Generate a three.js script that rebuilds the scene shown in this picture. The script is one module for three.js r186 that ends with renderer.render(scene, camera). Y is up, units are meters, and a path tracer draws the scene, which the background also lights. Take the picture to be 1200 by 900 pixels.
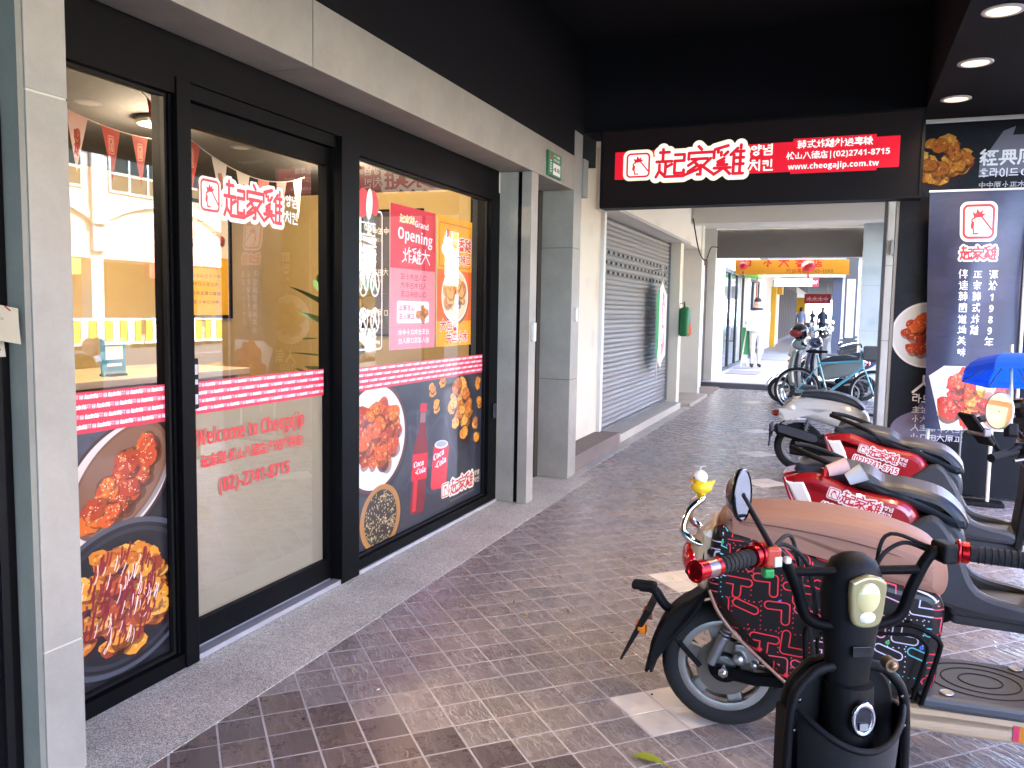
import * as THREE from 'three';
import { Sky } from 'three/addons/objects/Sky.js';
import { RoundedBoxGeometry } from 'three/addons/geometries/RoundedBoxGeometry.js';
import { mergeGeometries } from 'three/addons/utils/BufferGeometryUtils.js';
import { MarchingCubes } from 'three/addons/objects/MarchingCubes.js';
import { RectAreaLightUniformsLib } from 'three/addons/lights/RectAreaLightUniformsLib.js';

// ---------------------------------------------------------------- camera, sky, sun, exposure
const scene = new THREE.Scene();
const camera = new THREE.PerspectiveCamera(49.72, 4 / 3, 0.05, 600);
camera.position.set(0, 1.45, 0);
camera.rotation.order = 'YXZ';
camera.rotation.set(-5.1 * Math.PI / 180, 21.46 * Math.PI / 180, 1.0 * Math.PI / 180);
scene.add(camera);
camera.updateMatrixWorld(true);

const SUN = new THREE.Vector3(-0.58, 0.74, -0.34).normalize();
const sky = new Sky();
sky.scale.setScalar(4000);
sky.material.uniforms.sunPosition.value.copy(SUN);
sky.material.uniforms.turbidity.value = 8;
sky.material.uniforms.rayleigh.value = 1.0;
sky.material.uniforms.mieCoefficient.value = 0.004;
sky.material.uniforms.cloudCoverage.value = 0.68;
sky.material.uniforms.cloudDensity.value = 0.6;
scene.add(sky);
scene.environmentIntensity = 0.3;
const sun = new THREE.DirectionalLight(0xfff3e2, 5);
sun.position.copy(SUN).multiplyScalar(80);
sun.castShadow = true;
sun.shadow.mapSize.set(4096, 4096);
Object.assign(sun.shadow.camera, { left: -60, right: 60, top: 60, bottom: -60, near: 1, far: 200 });
scene.add(sun);

const renderer = new THREE.WebGLRenderer({ antialias: true });
renderer.toneMapping = THREE.LinearToneMapping;
renderer.toneMappingExposure = 18;
renderer.shadowMap.enabled = true;
RectAreaLightUniformsLib.init();

// ---------------------------------------------------------------- helpers
let seed = 12345;
const rnd = () => { seed = (seed + 0x6d2b79f5) | 0; let t = Math.imul(seed ^ (seed >>> 15), 1 | seed); t = (t + Math.imul(t ^ (t >>> 7), 61 | t)) ^ t; return ((t ^ (t >>> 14)) >>> 0) / 4294967296; };
const rr = (a, b) => a + (b - a) * rnd();
const PI = Math.PI, V = (x, y, z) => new THREE.Vector3(x, y, z), V2 = (x, y) => new THREE.Vector2(x, y);
const names = new Map();
const numbered = (n) => { const k = names.get(n) ?? 0; names.set(n, k + 1); return k ? n + '_' + String(k).padStart(3, '0') : n; };

function clean(g) {
  g = g.index ? g.toNonIndexed() : g;
  for (const k of Object.keys(g.attributes)) if (!['position', 'normal', 'uv'].includes(k)) g.deleteAttribute(k);
  if (!g.attributes.uv) g.setAttribute('uv', new THREE.BufferAttribute(new Float32Array(g.attributes.position.count * 2), 2));
  g.clearGroups();
  return g;
}
const join = (gs) => { gs = [gs].flat(3).filter(Boolean).map(clean); return gs.length === 1 ? gs[0] : mergeGeometries(gs); };
// uv in metres by the main axis of every face
function metres(g, s = 1) {
  g = clean(g); const p = g.attributes.position, n = g.attributes.normal, uv = g.attributes.uv;
  for (let i = 0; i < p.count; i++) {
    const ax = Math.abs(n.getX(i)), ay = Math.abs(n.getY(i)), az = Math.abs(n.getZ(i));
    if (ay >= ax && ay >= az) uv.setXY(i, p.getX(i) * s, p.getZ(i) * s);
    else if (ax >= az) uv.setXY(i, p.getZ(i) * s, p.getY(i) * s);
    else uv.setXY(i, p.getX(i) * s, p.getY(i) * s);
  }
  return g;
}
const at = (g, x = 0, y = 0, z = 0, rx = 0, ry = 0, rz = 0) => { if (rx) g.rotateX(rx); if (rz) g.rotateZ(rz); if (ry) g.rotateY(ry); return g.translate(x, y, z); };
const box = (w, h, d, x = 0, y = 0, z = 0, r = 0) => (r ? new RoundedBoxGeometry(w, h, d, 2, r) : new THREE.BoxGeometry(w, h, d)).translate(x, y, z);
// box by its limits
const bb = (x0, x1, y0, y1, z0, z1, r = 0) => box(Math.abs(x1 - x0), Math.abs(y1 - y0), Math.abs(z1 - z0), (x0 + x1) / 2, (y0 + y1) / 2, (z0 + z1) / 2, r);
function rod(a, b, r, r2 = r, n = 10) {
  a = V(...a); b = V(...b); const d = b.clone().sub(a), g = new THREE.CylinderGeometry(r2, r, d.length(), n);
  g.applyQuaternion(new THREE.Quaternion().setFromUnitVectors(V(0, 1, 0), d.clone().normalize()));
  return g.translate((a.x + b.x) / 2, (a.y + b.y) / 2, (a.z + b.z) / 2);
}
const tube = (pts, r, seg = 24, n = 8, closed = false, tension = 0.5) => new THREE.TubeGeometry(new THREE.CatmullRomCurve3(pts.map((p) => V(...p)), closed, 'catmullrom', tension), seg, r, n, closed);
const ball = (r, x, y, z, sx = 1, sy = 1, sz = 1, n = 14) => new THREE.SphereGeometry(r, n, Math.ceil(n * 0.7)).scale(sx, sy, sz).translate(x, y, z);
const lathe = (pts, n = 28) => new THREE.LatheGeometry(pts.map((p) => V2(...p)), n);
function smoothShape(pts, closed = true) { const s = new THREE.Shape(); s.setFromPoints(new THREE.SplineCurve([...pts, pts[0]].map((p) => V2(...p))).getPoints(pts.length * 6)); return s; }
const polyShape = (pts) => new THREE.Shape(pts.map((p) => V2(...p)));
// outline in x,y made solid along z, centred on z = 0
function slab(shape, depth, bevel = 0.01, segs = 2) {
  const g = new THREE.ExtrudeGeometry(shape, { depth: Math.max(0.001, depth - 2 * bevel), bevelEnabled: bevel > 0, bevelThickness: bevel, bevelSize: bevel, bevelOffset: -bevel, bevelSegments: segs, curveSegments: 10 });
  return g.translate(0, 0, -Math.max(0.001, depth - 2 * bevel) / 2);
}
function mesh(name, geos, mat, parent) {
  const m = new THREE.Mesh(Array.isArray(geos) ? join(geos) : geos, mat);
  m.name = parent ? name : numbered(name); m.castShadow = m.receiveShadow = true;
  (parent ?? scene).add(m);
  return m;
}
function tag(o, label, category, group, kind) { Object.assign(o.userData, { label, category }); if (group) o.userData.group = group; if (kind) o.userData.kind = kind; return o; }
function thing(name, label, category, p = [0, 0, 0], turn = 0, group) {
  const o = new THREE.Group(); o.name = numbered(name); o.position.set(...p); o.rotation.y = turn; scene.add(o);
  return tag(o, label, category, group);
}
function struct(name, geos, mat) { const m = mesh(name, geos, mat); m.userData.kind = 'structure'; return m; }
function copyOf(o, p, turn, label) { const c = o.clone(); c.userData = { ...o.userData }; c.name = numbered(o.name.replace(/_\d{3}$/, '')); c.position.set(...p); if (turn !== undefined) c.rotation.y = turn; if (label) c.userData.label = label; scene.add(c); return c; }

// ---------------------------------------------------------------- textures
const lin = (hex) => new THREE.Color(hex);
function canvasTex(w, h, draw, repeat = false) {
  const c = document.createElement('canvas'); c.width = w; c.height = h;
  const x = c.getContext('2d'); x.lineCap = x.lineJoin = 'round'; draw(x, w, h);
  const t = new THREE.CanvasTexture(c); t.colorSpace = THREE.SRGBColorSpace;
  if (repeat) t.wrapS = t.wrapT = THREE.RepeatWrapping;
  return t;
}
// tiling value noise
function noiseGrid(n, cells, s) {
  const old = seed; seed = s; const g = Float32Array.from({ length: cells * cells }, rnd); seed = old;
  const out = new Float32Array(n * n), f = (t) => t * t * (3 - 2 * t);
  for (let y = 0; y < n; y++) for (let x = 0; x < n; x++) {
    const u = x / n * cells, v = y / n * cells, i = Math.floor(u), j = Math.floor(v), a = f(u - i), b = f(v - j), i1 = (i + 1) % cells, j1 = (j + 1) % cells;
    out[y * n + x] = (g[j * cells + i] * (1 - a) + g[j * cells + i1] * a) * (1 - b) + (g[j1 * cells + i] * (1 - a) + g[j1 * cells + i1] * a) * b;
  }
  return out;
}
function fbm(n, list, s = 7) { const o = new Float32Array(n * n); let w = 0; for (const [c, a] of list) { const g = noiseGrid(n, c, s++); for (let i = 0; i < o.length; i++) o[i] += g[i] * a; w += a; } return o.map((v) => v / w); }
function dataTex(n, f, color = true) {
  const d = new Uint8Array(n * n * 4);
  for (let i = 0; i < n * n; i++) { const v = f(i, i % n, Math.floor(i / n)); const c = Array.isArray(v) ? v : [v, v, v]; for (let k = 0; k < 3; k++) d[i * 4 + k] = Math.max(0, Math.min(255, c[k] * 255)); d[i * 4 + 3] = 255; }
  const t = new THREE.DataTexture(d, n, n); t.wrapS = t.wrapT = THREE.RepeatWrapping; t.magFilter = THREE.LinearFilter; t.minFilter = THREE.LinearMipmapLinearFilter; t.generateMipmaps = true;
  if (color) t.colorSpace = THREE.SRGBColorSpace;
  t.needsUpdate = true; return t;
}
const rep = (t, x, y = x) => { const c = t.clone(); c.repeat.set(x, y); c.wrapS = c.wrapT = THREE.RepeatWrapping; return c; };
const N1 = fbm(256, [[4, 1], [9, 0.8], [22, 0.6], [60, 0.5], [128, 0.5]], 3);
const N2 = fbm(256, [[3, 1], [7, 0.8], [15, 0.5]], 31);
const mottle = dataTex(256, (i) => 0.8 + 0.2 * (N1[i] * 0.6 + N2[i] * 0.4));          // tints any colour a little
const grainBump = dataTex(256, (i) => N1[i], false);
const dirt = dataTex(256, (i) => { const d = Math.max(0, N2[i] - 0.55) * (0.2 + N1[i]); const c = 0.97 - d * 0.4; return [c, c * 0.99, c * 0.96]; });

const std = (o) => new THREE.MeshStandardMaterial(o);
const phy = (o) => new THREE.MeshPhysicalMaterial(o);
const M = {
  blackMetal: phy({ color: 0x0c0c0d, roughness: 0.5, specularIntensity: 0.16, map: rep(mottle, 2), bumpMap: rep(grainBump, 6), bumpScale: 0.0004 }),
  blackCeil: phy({ color: 0x1b1b1d, roughness: 0.85, specularIntensity: 0.3, map: rep(mottle, 0.7) }),
  blackPlastic: phy({ color: 0x101011, roughness: 0.6, specularIntensity: 0.4, bumpMap: rep(grainBump, 8), bumpScale: 0.0003 }),
  blackGloss: phy({ color: 0x0d0d0f, roughness: 0.22, clearcoat: 0.6 }),
  rubber: std({ color: 0x161616, roughness: 0.85, bumpMap: rep(grainBump, 10), bumpScale: 0.001 }),
  greyPlastic: std({ color: 0x3a3d42, roughness: 0.5, bumpMap: rep(grainBump, 8), bumpScale: 0.0004 }),
  seatDark: std({ color: 0x2c3138, roughness: 0.42, bumpMap: rep(grainBump, 12), bumpScale: 0.0006 }),
  seatTan: std({ color: 0x8a6350, roughness: 0.6, bumpMap: rep(grainBump, 10), bumpScale: 0.0005 }),
  silver: std({ color: 0xb9b9b6, roughness: 0.34, metalness: 0.9 }),
  chrome: std({ color: 0xe4e4e4, roughness: 0.08, metalness: 1 }),
  steel: std({ color: 0x8a8c8f, roughness: 0.4, metalness: 0.85, bumpMap: rep(grainBump, 6), bumpScale: 0.0005 }),
  mirror: std({ color: 0xf2f2f2, roughness: 0.02, metalness: 1 }),
  redPaint: phy({ color: 0xb30f1c, roughness: 0.35, clearcoat: 1, clearcoatRoughness: 0.06, map: rep(mottle, 1.5) }),
  redLens: phy({ color: 0xb5080c, roughness: 0.12, clearcoat: 1, clearcoatRoughness: 0.03 }),
  redAlu: std({ color: 0xc11a22, roughness: 0.25, metalness: 0.8 }),
  orange: phy({ color: 0xe07a08, roughness: 0.15, clearcoat: 1 }),
  cream: phy({ color: 0xb09a7c, roughness: 0.3, clearcoat: 0.7, clearcoatRoughness: 0.1 }),
  whitePaint: phy({ color: 0xd6d3c8, roughness: 0.3, clearcoat: 0.8, clearcoatRoughness: 0.1 }),
  glass: phy({ color: 0xffffff, roughness: 0, transmission: 1, thickness: 0, ior: 1.8 }),
  lensClear: phy({ color: 0xf4f2e8, roughness: 0.08, clearcoat: 1, clearcoatRoughness: 0.02 }),
};
// ---------------------------------------------------------------- written characters that the built-in fonts lack, as pen strokes on a 10 x 10 grid
const G = {
  起: '11-41 20-24 04-54 34-38 36-55 15-17-09 17-39-99 62-92-94-64 64-68-98-97', 家: '40-51 14-12-92-94 24-74 44-16 35-57-59-49 46-18 57-09 84-66 56-99',
  雞: '40-01 11-12 22-23 42-33 34-15-35 35-16-46 07-57 37-09 37-59 71-53 63-69 80-81 62-92 64-94 66-96 69-99 82-89',
  양: '31-12-13-34-53-52-31 70-75 71-91 73-93 56-37-38-59-78-77-56', 념: '11-14-44 80-85 51-81 53-83 26-86-89-29-26', 치: '20-40 02-62 32-08 33-68 80-89', 킨: '11-51-55 13-53 80-86 26-29-99',
  후: '30-60 12-82 44-34-35-56-65-55-44 08-98 58-59', 라: '10-50-53-13-17-57 70-79 74-94', 이: '30-12-17-39-58-52-30 80-89', 드: '81-21-25-85 08-98',
  韓: '01-41 20-23 13-43-46-16-13 14-44 08-48 26-29 61-91 70-72 53-93 64-94-96-66-64 57-97 76-79', 式: '12-92 25-55 35-38 18-58 60-66-99-97 80-91', 炸: '31-37-09 13-24 44-35 36-48 70-54 62-92 72-79 75-95 77-97',
  外: '30-04 22-52-08 24-45 70-79 73-95', 送: '11-22 03-23-27-19 27-49-99 51-62 81-72 43-93 35-95 65-38 65-97', 專: '11-91 22-82-84-24-22 23-83 50-56 16-86 07-97 77-79-68 36-47',
  線: '20-02-22 32-05-25 23-29 16-07 36-47 70-61 42-82-84-44-42 43-83 65-69-58 56-48 76-99 94-76', 松: '13-43 20-29 23-06 24-45 60-54 70-93 65-58-88 77-89', 山: '41-48 14-18-88 88-84', 八: '31-34-09 51-64-99',
  德: '20-02 23-05 14-19 41-91 60-63 33-93-95-35-33 55-56 37-97 38-39 58-59-79 98-99', 店: '40-51 12-92 22-26-09 53-57 55-85 37-87-89-39-37', 帶: '02-92 20-23 40-43-63-60 80-83 05-95 26-29 26-86-89 55-59',
  源: '01-12 04-15 19-27 31-91 41-36-29 53-83-86-56-53 55-85 66-69-58 47-38 87-98', 於: '10-21 03-53 22-27-09 25-45-49-38 60-53 60-94 66-77 68-79', 年: '20-03 12-92 25-85 25-28 08-98 52-59',
  正: '12-92 52-58 55-85 24-28 08-98', 宗: '40-51 13-12-92-93 34-74 15-85 55-59-48 37-28 77-88', 傳: '20-04 12-19 41-91 52-82-84-54-52 60-66 36-96 77-79-68', 遞: '11-22 03-23-27-19 27-49-99 41-91 43-93-95-45 66-60 47-97',
  國: '11-91-99-19-11 23-83 34-54-56-36-34 60-87 37-57', 道: '11-22 03-23-27-19 27-49-99 41-52 81-72 33-93 44-84-88-48-44 46-86', 地: '13-43 21-27 08-47 51-57-98-95 44-93-95 70-76', 美: '20-31 70-61 12-82 24-74 06-96 41-46-09 56-99',
  味: '12-32-36-16-12 52-92 44-94 70-79 65-48 75-97', 經: '20-02-22 32-05-25 23-29 16-07 36-47 41-91 52-43-54 72-63-74 56-86 66-69 49-99', 典: '21-81-86 21-26 41-46 61-66 23-83 06-96 37-19 67-89', 原: '11-91 11-16-09 33-83-86-36-33 34-84 56-59 47-38 77-88',
  人: '50-54-09 53-99', 氣: '30-03 21-91 23-73 15-75-79-99 46-49 27-67 28-67', 取: '01-51 11-18 41-49 13-43 15-45 08-58 61-91-68 62-99', 香: '80-11 03-93 40-45 44-06 54-96 27-77-79-29-27 28-78',
  大: '03-93 40-44-09 54-99', 口: '22-82-88-28-22', 田: '12-92-99-19-12 15-95 52-59', 木: '03-93 50-59 44-08 54-98', 中: '13-93-96-16-13 50-59', 小: '50-59-48 34-16 64-86', 日: '22-82-89-29-22 25-85', 主: '40-51 12-92 15-85 52-58 08-98',
};
const glyphWidth = (ch, s) => (G[ch] ? s * 1.02 : ch === ' ' ? s * 0.3 : s * 0.6);
function strokeGlyph(c, g, x, y, s, slant = 0) {
  for (const st of g.split(' ')) {
    const p = st.split('-').map((q) => [x + (+q[0] + 0.5 + slant * (9 - +q[1])) * s / 10, y + (+q[1] + 0.5) * s / 10]);
    c.beginPath(); c.moveTo(...p[0]); for (const q of p.slice(1)) c.lineTo(...q); c.stroke();
  }
}
// one line of writing; x,y is its top left
function write(c, text, x, y, s, color, lw = 0.1, vertical = false, font = 'bold', step = 1) {
  c.strokeStyle = c.fillStyle = color; c.textBaseline = 'top'; c.textAlign = 'left';
  for (const ch of text) {
    if (G[ch]) { c.lineWidth = s * lw; strokeGlyph(c, G[ch], x, y, s); if (vertical) y += s * 1.16 * step; else x += s * 1.02 * step; } else if (vertical) {
      c.font = font + ' ' + s + 'px sans-serif'; c.fillText(ch, x + s * 0.22, y); y += s * 1.16 * step;
    } else { c.font = font + ' ' + s * 1.02 + 'px sans-serif'; c.fillText(ch, x, y - s * 0.04); x += c.measureText(ch).width; }
  }
  return x;
}
const widthOf = (c, text, s, font = 'bold') => { let w = 0; c.font = font + ' ' + s * 1.02 + 'px sans-serif'; for (const ch of text) w += G[ch] ? s * 1.02 : c.measureText(ch).width; return w; };
const centred = (c, text, cx, y, s, color, lw, font) => write(c, text, cx - widthOf(c, text, s, font) / 2, y, s, color, lw, false, font);
function roundRect(c, x, y, w, h, r) { c.beginPath(); c.moveTo(x + r, y); c.arcTo(x + w, y, x + w, y + h, r); c.arcTo(x + w, y + h, x, y + h, r); c.arcTo(x, y + h, x, y, r); c.arcTo(x, y, x + w, y, r); c.closePath(); }
// square crest with a cock's head
function crest(c, x, y, s, red, paper) {
  c.fillStyle = paper; roundRect(c, x, y, s, s * 1.02, s * 0.2); c.fill();
  c.strokeStyle = red; c.lineWidth = s * 0.065; roundRect(c, x + s * 0.1, y + s * 0.1, s * 0.8, s * 0.82, s * 0.13); c.stroke();
  const P = (u, v) => [x + u * s, y + v * s];
  c.fillStyle = red; c.beginPath(); c.moveTo(...P(0.38, 0.42));
  for (const q of [[0.33, 0.26], [0.43, 0.31], [0.46, 0.18], [0.54, 0.28], [0.62, 0.2], [0.6, 0.31], [0.7, 0.31], [0.6, 0.4]]) c.lineTo(...P(...q)); c.closePath(); c.fill();
  c.lineWidth = s * 0.045; c.beginPath(); c.moveTo(...P(0.4, 0.42)); c.quadraticCurveTo(...P(0.28, 0.44), ...P(0.34, 0.56)); c.stroke();
  c.beginPath(); c.moveTo(...P(0.58, 0.38)); c.lineTo(...P(0.86, 0.72)); c.stroke();
  c.beginPath(); c.ellipse(...P(0.34, 0.6), s * 0.05, s * 0.1, 0.2, 0, 7); c.fill();
  c.beginPath(); c.moveTo(...P(0.36, 0.68)); c.lineTo(...P(0.38, 0.82)); c.lineTo(...P(0.5, 0.82)); c.stroke();
}
// crest + three big brush characters (+ four small ones), s = height of the crest
function brand(c, x, y, s, red = '#cf1f2e', paper = '#fbf3df', small = '#f6efe0', rim = null) {
  const k = s * 1.08, xs = [x + s * 1.1, x + s * 2.12, x + s * 3.12];
  const pass = (lw, col) => { c.strokeStyle = col; [...'起家雞'].forEach((ch, i) => { c.lineWidth = k * lw; strokeGlyph(c, G[ch], xs[i], y - s * 0.06 + (i === 1 ? -0.03 : 0) * s, k, 0.03); }); };
  if (rim) { pass(0.4, rim); c.strokeStyle = rim; c.lineWidth = s * 0.09; roundRect(c, x, y, s, s * 1.02, s * 0.2); c.stroke(); }
  pass(0.34, paper); crest(c, x, y, s, red, paper); pass(0.098, red);
  if (small) { write(c, '양념', x + s * 4.36, y + s * 0.02, s * 0.38, small, 0.15); write(c, '치킨', x + s * 4.36, y + s * 0.54, s * 0.38, small, 0.15); }
}
const scribble = (c, x, y, w, s, color, lw = 0.11) => { const set = '口田木中小日主人大正山原年'; for (let i = 0; i < w; i++) { c.strokeStyle = color; c.lineWidth = s * lw; strokeGlyph(c, G[set[Math.floor(rnd() * set.length)]], x + i * s * 1.08, y, s); } };
// heap of fried pieces, as it is printed on the posters
function pieces(c, cx, cy, rx, ry, n, tones, size, glaze) {
  for (let i = 0; i < n; i++) {
    const a = rnd() * 7, q = Math.sqrt(rnd()) * 0.86, x = cx + Math.cos(a) * q * rx, y = cy + Math.sin(a) * q * ry, r = size * rr(0.6, 1.15), t = tones[Math.floor(rnd() * tones.length)];
    c.fillStyle = 'rgba(60,18,6,0.45)'; c.beginPath(); c.ellipse(x + r * 0.12, y + r * 0.2, r, r * 0.8, a, 0, 7); c.fill();
    c.fillStyle = t; c.beginPath();
    for (let k = 0; k <= 12; k++) { const b = k / 12 * 2 * PI, w = r * rr(0.72, 1.05); c.lineTo(x + Math.cos(b) * w, y + Math.sin(b) * w * 0.82); } c.closePath(); c.fill();
    for (let k = 0; k < 7; k++) { c.fillStyle = k % 2 ? 'rgba(255,214,140,0.4)' : 'rgba(110,30,8,0.35)'; const b = rnd() * 7, w = r * rr(0.1, 0.75); c.beginPath(); c.ellipse(x + Math.cos(b) * w, y + Math.sin(b) * w * 0.8, r * rr(0.08, 0.26), r * rr(0.06, 0.16), b, 0, 7); c.fill(); }
    if (glaze) { c.fillStyle = glaze; for (let k = 0; k < 9; k++) { const b = rnd() * 7, w = r * rr(0.1, 0.8); c.beginPath(); c.ellipse(x + Math.cos(b) * w, y + Math.sin(b) * w * 0.8, size * 0.06, size * 0.035, b, 0, 7); c.fill(); } }
  }
}
const GOLD = ['#c87a1e', '#d8902c', '#b9651a', '#e0a344'], RED = ['#b8431a', '#c9531d', '#a63614', '#d0681f'];
function slate(c, w, h, base = '#2f323b') {
  c.fillStyle = base; c.fillRect(0, 0, w, h);
  for (let i = 0; i < 260; i++) { c.fillStyle = rnd() < 0.5 ? 'rgba(120,125,140,0.035)' : 'rgba(10,10,16,0.06)'; c.beginPath(); c.ellipse(rnd() * w, rnd() * h, rr(10, w / 5), rr(6, w / 8), rnd() * 3, 0, 7); c.fill(); }
}
function plate(c, cx, cy, rx, ry, rot, rim, inner) { c.save(); c.translate(cx, cy); c.rotate(rot); c.fillStyle = 'rgba(0,0,0,0.35)'; c.beginPath(); c.ellipse(6, 12, rx * 1.02, ry * 1.03, 0, 0, 7); c.fill(); c.fillStyle = rim; c.beginPath(); c.ellipse(0, 0, rx, ry, 0, 0, 7); c.fill(); c.fillStyle = inner; c.beginPath(); c.ellipse(0, 0, rx * 0.93, ry * 0.94, 0, 0, 7); c.fill(); c.restore(); }

const T = {};
T.band = canvasTex(512, 224, (c, w, h) => {
  c.fillStyle = '#d22a45'; c.fillRect(0, 0, w, h);
  for (let r = 0; r < 4; r++) for (let k = -1; k < 5; k++) { const x = k * 128 + (r % 2 ? 64 : 0) + 8, y = 12 + r * 54; crest(c, x, y + 2, 24, '#d22a45', '#f7dfe0'); write(c, '起家雞', x + 28, y + 1, 24, '#fbe9e9', 0.2); write(c, '양념', x + 102, y, 11, '#f7dfe0', 0.16); write(c, '치킨', x + 102, y + 13, 11, '#f7dfe0', 0.16); }
}, true);
T.foodLeft = canvasTex(512, 1024, (c, w, h) => {
  slate(c, w, h, '#4c505c');
  c.fillStyle = '#1d1d22'; c.beginPath(); c.moveTo(0, 420); c.lineTo(w, 250); c.lineTo(w, h); c.lineTo(0, h); c.fill();
  plate(c, 320, 220, 285, 190, -0.95, '#3f2a26', '#cfc4ba'); plate(c, 330, 210, 255, 152, -0.95, '#6f4a38', '#7a5742');
  c.save(); c.translate(325, 225); c.rotate(-0.95); pieces(c, 0, 0, 225, 76, 60, RED, 50, 'rgba(250,238,205,0.9)'); c.restore();
  c.fillStyle = '#c01a20'; c.beginPath(); c.ellipse(0, 230, 26, 40, 0, 0, 7); c.fill();
  plate(c, -20, 470, 84, 120, 0, '#5a3a34', '#cfc7c0');
  plate(c, 330, 700, 330, 310, -0.6, '#4a4c54', '#202126'); plate(c, 330, 700, 292, 272, -0.6, '#2f3037', '#1b1c20');
  pieces(c, 315, 700, 205, 275, 95, [...GOLD, '#a8481c', '#8f3a1c'], 56);
  for (let i = 0; i < 150; i++) { const q = Math.sqrt(rnd()) * 0.85, b = rnd() * 7, x = 315 + Math.cos(b) * q * 185, y = 700 + Math.sin(b) * q * 240; c.strokeStyle = i % 3 ? 'rgba(122,22,28,0.85)' : 'rgba(240,226,222,0.85)'; c.lineWidth = i % 3 ? 8 : 4; c.beginPath(); c.moveTo(x, y - rr(14, 40)); c.quadraticCurveTo(x + rr(-6, 6), y, x - rr(8, 20), y + rr(14, 36)); c.stroke(); }
});
T.foodRight = canvasTex(1024, 640, (c, w, h) => {
  slate(c, w, h, '#2e313b');
  for (let i = 0; i < 9; i++) { c.strokeStyle = 'rgba(150,155,170,0.12)'; c.lineWidth = rr(8, 30); c.beginPath(); c.moveTo(rr(280, 700), rr(0, h)); c.quadraticCurveTo(rr(300, 700), rr(0, h), rr(300, 700), rr(0, h)); c.stroke(); }
  plate(c, 140, 200, 215, 225, 0, '#5a2f2a', '#d9d5d0'); pieces(c, 150, 185, 150, 160, 60, RED, 46, 'rgba(250,230,190,0.5)');
  plate(c, 175, 540, 135, 140, 0, '#b07a3a', '#a8763c'); c.fillStyle = '#2a2218'; c.beginPath(); c.ellipse(175, 540, 108, 118, 0, 0, 7); c.fill();
  for (let i = 0; i < 420; i++) { const a = rnd() * 7, r = Math.sqrt(rnd()); c.fillStyle = rnd() < 0.5 ? 'rgba(222,196,140,0.8)' : 'rgba(20,16,12,0.9)'; c.beginPath(); c.ellipse(175 + Math.cos(a) * r * 104, 540 + Math.sin(a) * r * 114, 6, 2.5, rnd() * 3, 0, 7); c.fill(); }
  c.save(); c.translate(462, 330); c.rotate(0.1);                                   // bottle
  c.fillStyle = '#7a1218'; c.beginPath(); c.moveTo(-22, -150); c.bezierCurveTo(-26, -90, -62, -60, -60, 0); c.lineTo(-56, 110); c.bezierCurveTo(-50, 190, -66, 220, -48, 262); c.lineTo(48, 262); c.bezierCurveTo(66, 220, 50, 190, 56, 110); c.lineTo(60, 0); c.bezierCurveTo(62, -60, 26, -90, 22, -150); c.fill();
  c.fillStyle = '#c9242b'; c.fillRect(-40, 110, 30, 140); c.fillStyle = '#8f6a66'; c.fillRect(-22, -190, 44, 45); c.fillStyle = '#d4141f'; c.fillRect(-25, -232, 50, 40);
  c.fillStyle = '#cf1420'; c.fillRect(-61, -6, 122, 118); c.fillStyle = '#fff'; c.font = 'italic bold 34px serif'; c.textBaseline = 'top'; c.save(); c.rotate(-0.08); c.fillText('Coca', -56, 18); c.fillText('-Cola', -44, 52); c.restore(); c.restore();
  c.save(); c.translate(625, 410); c.rotate(0.12); c.fillStyle = '#cf1420'; roundRect(c, -68, -100, 136, 210, 22); c.fill(); c.fillStyle = '#c9ccd0'; c.beginPath(); c.ellipse(0, -98, 60, 20, 0, 0, 7); c.fill(); c.fillStyle = '#9aa0a6'; c.beginPath(); c.ellipse(0, -100, 46, 13, 0, 0, 7); c.fill(); c.fillStyle = '#fff'; c.font = 'italic bold 40px serif'; c.save(); c.rotate(-0.3); c.fillText('Coca', -52, -40); c.fillText('-Cola', -46, 4); c.restore(); c.restore();
  plate(c, 820, 170, 130, 190, 0, '#23252b', '#1b1c20'); pieces(c, 815, 160, 100, 165, 42, GOLD, 40);
  for (const [x, y] of [[560, 40], [590, 130], [640, 20], [985, 60], [960, 250], [1000, 160], [965, 330]]) pieces(c, x, y, 14, 30, 4, GOLD, 30);
  brand(c, 640, 505, 72, '#b8282e', '#f3e7cf', '#d9c9a0');
  c.fillStyle = 'rgba(230,225,215,0.6)'; for (let i = 0; i < 22; i++) c.fillRect(720 + i * 11, 606 - i * 0.2, 7, 4);
});
T.doorLogo = canvasTex(768, 160, (c) => brand(c, 14, 18, 122, '#cf1f32', '#f7f1ea', '#f4efe6', null));
T.welcome = canvasTex(768, 300, (c, w) => {
  c.fillStyle = '#d4343c'; c.font = 'bold 80px sans-serif'; c.textBaseline = 'top'; c.fillText('Welcome to Cheogajip', 4, 0, w - 60);
  write(c, '起家雞-松山八德店(外送外帶店)', 32, 108, 47, '#d4343c', 0.12, false, 'bold', 1); c.fillStyle = '#d4343c'; c.font = 'bold 74px sans-serif'; c.fillText('(02)-2741-8715', 130, 190, 470);
});
T.sign = canvasTex(1536, 400, (c, w, h) => {
  c.fillStyle = '#120c0c'; c.fillRect(0, 0, w, h);
  c.fillStyle = '#c8192b'; c.fillRect(66, 112, 1380, 148);
  brand(c, 118, 112, 148, '#c8192b', '#fbf4e2', '#f8f1e2', '#f2e6b8');
  const red = '#e2343f', pale = '#f6ece2', ol = (t, cx, y, s) => { c.save(); c.strokeStyle = '#c8192b'; c.lineWidth = 10; c.restore(); centred(c, t, cx, y, s, pale, 0.12); };
  c.fillStyle = '#c8192b'; c.fillRect(968, 98, 376, 15); c.fillRect(960, 259, 390, 12);
  ol('韓式炸雞外送專線', 1158, 106, 42); ol('松山八德店|(02)2741-8715', 1172, 162, 38); ol('www.cheogajip.com.tw', 1154, 216, 36);
});
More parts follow.
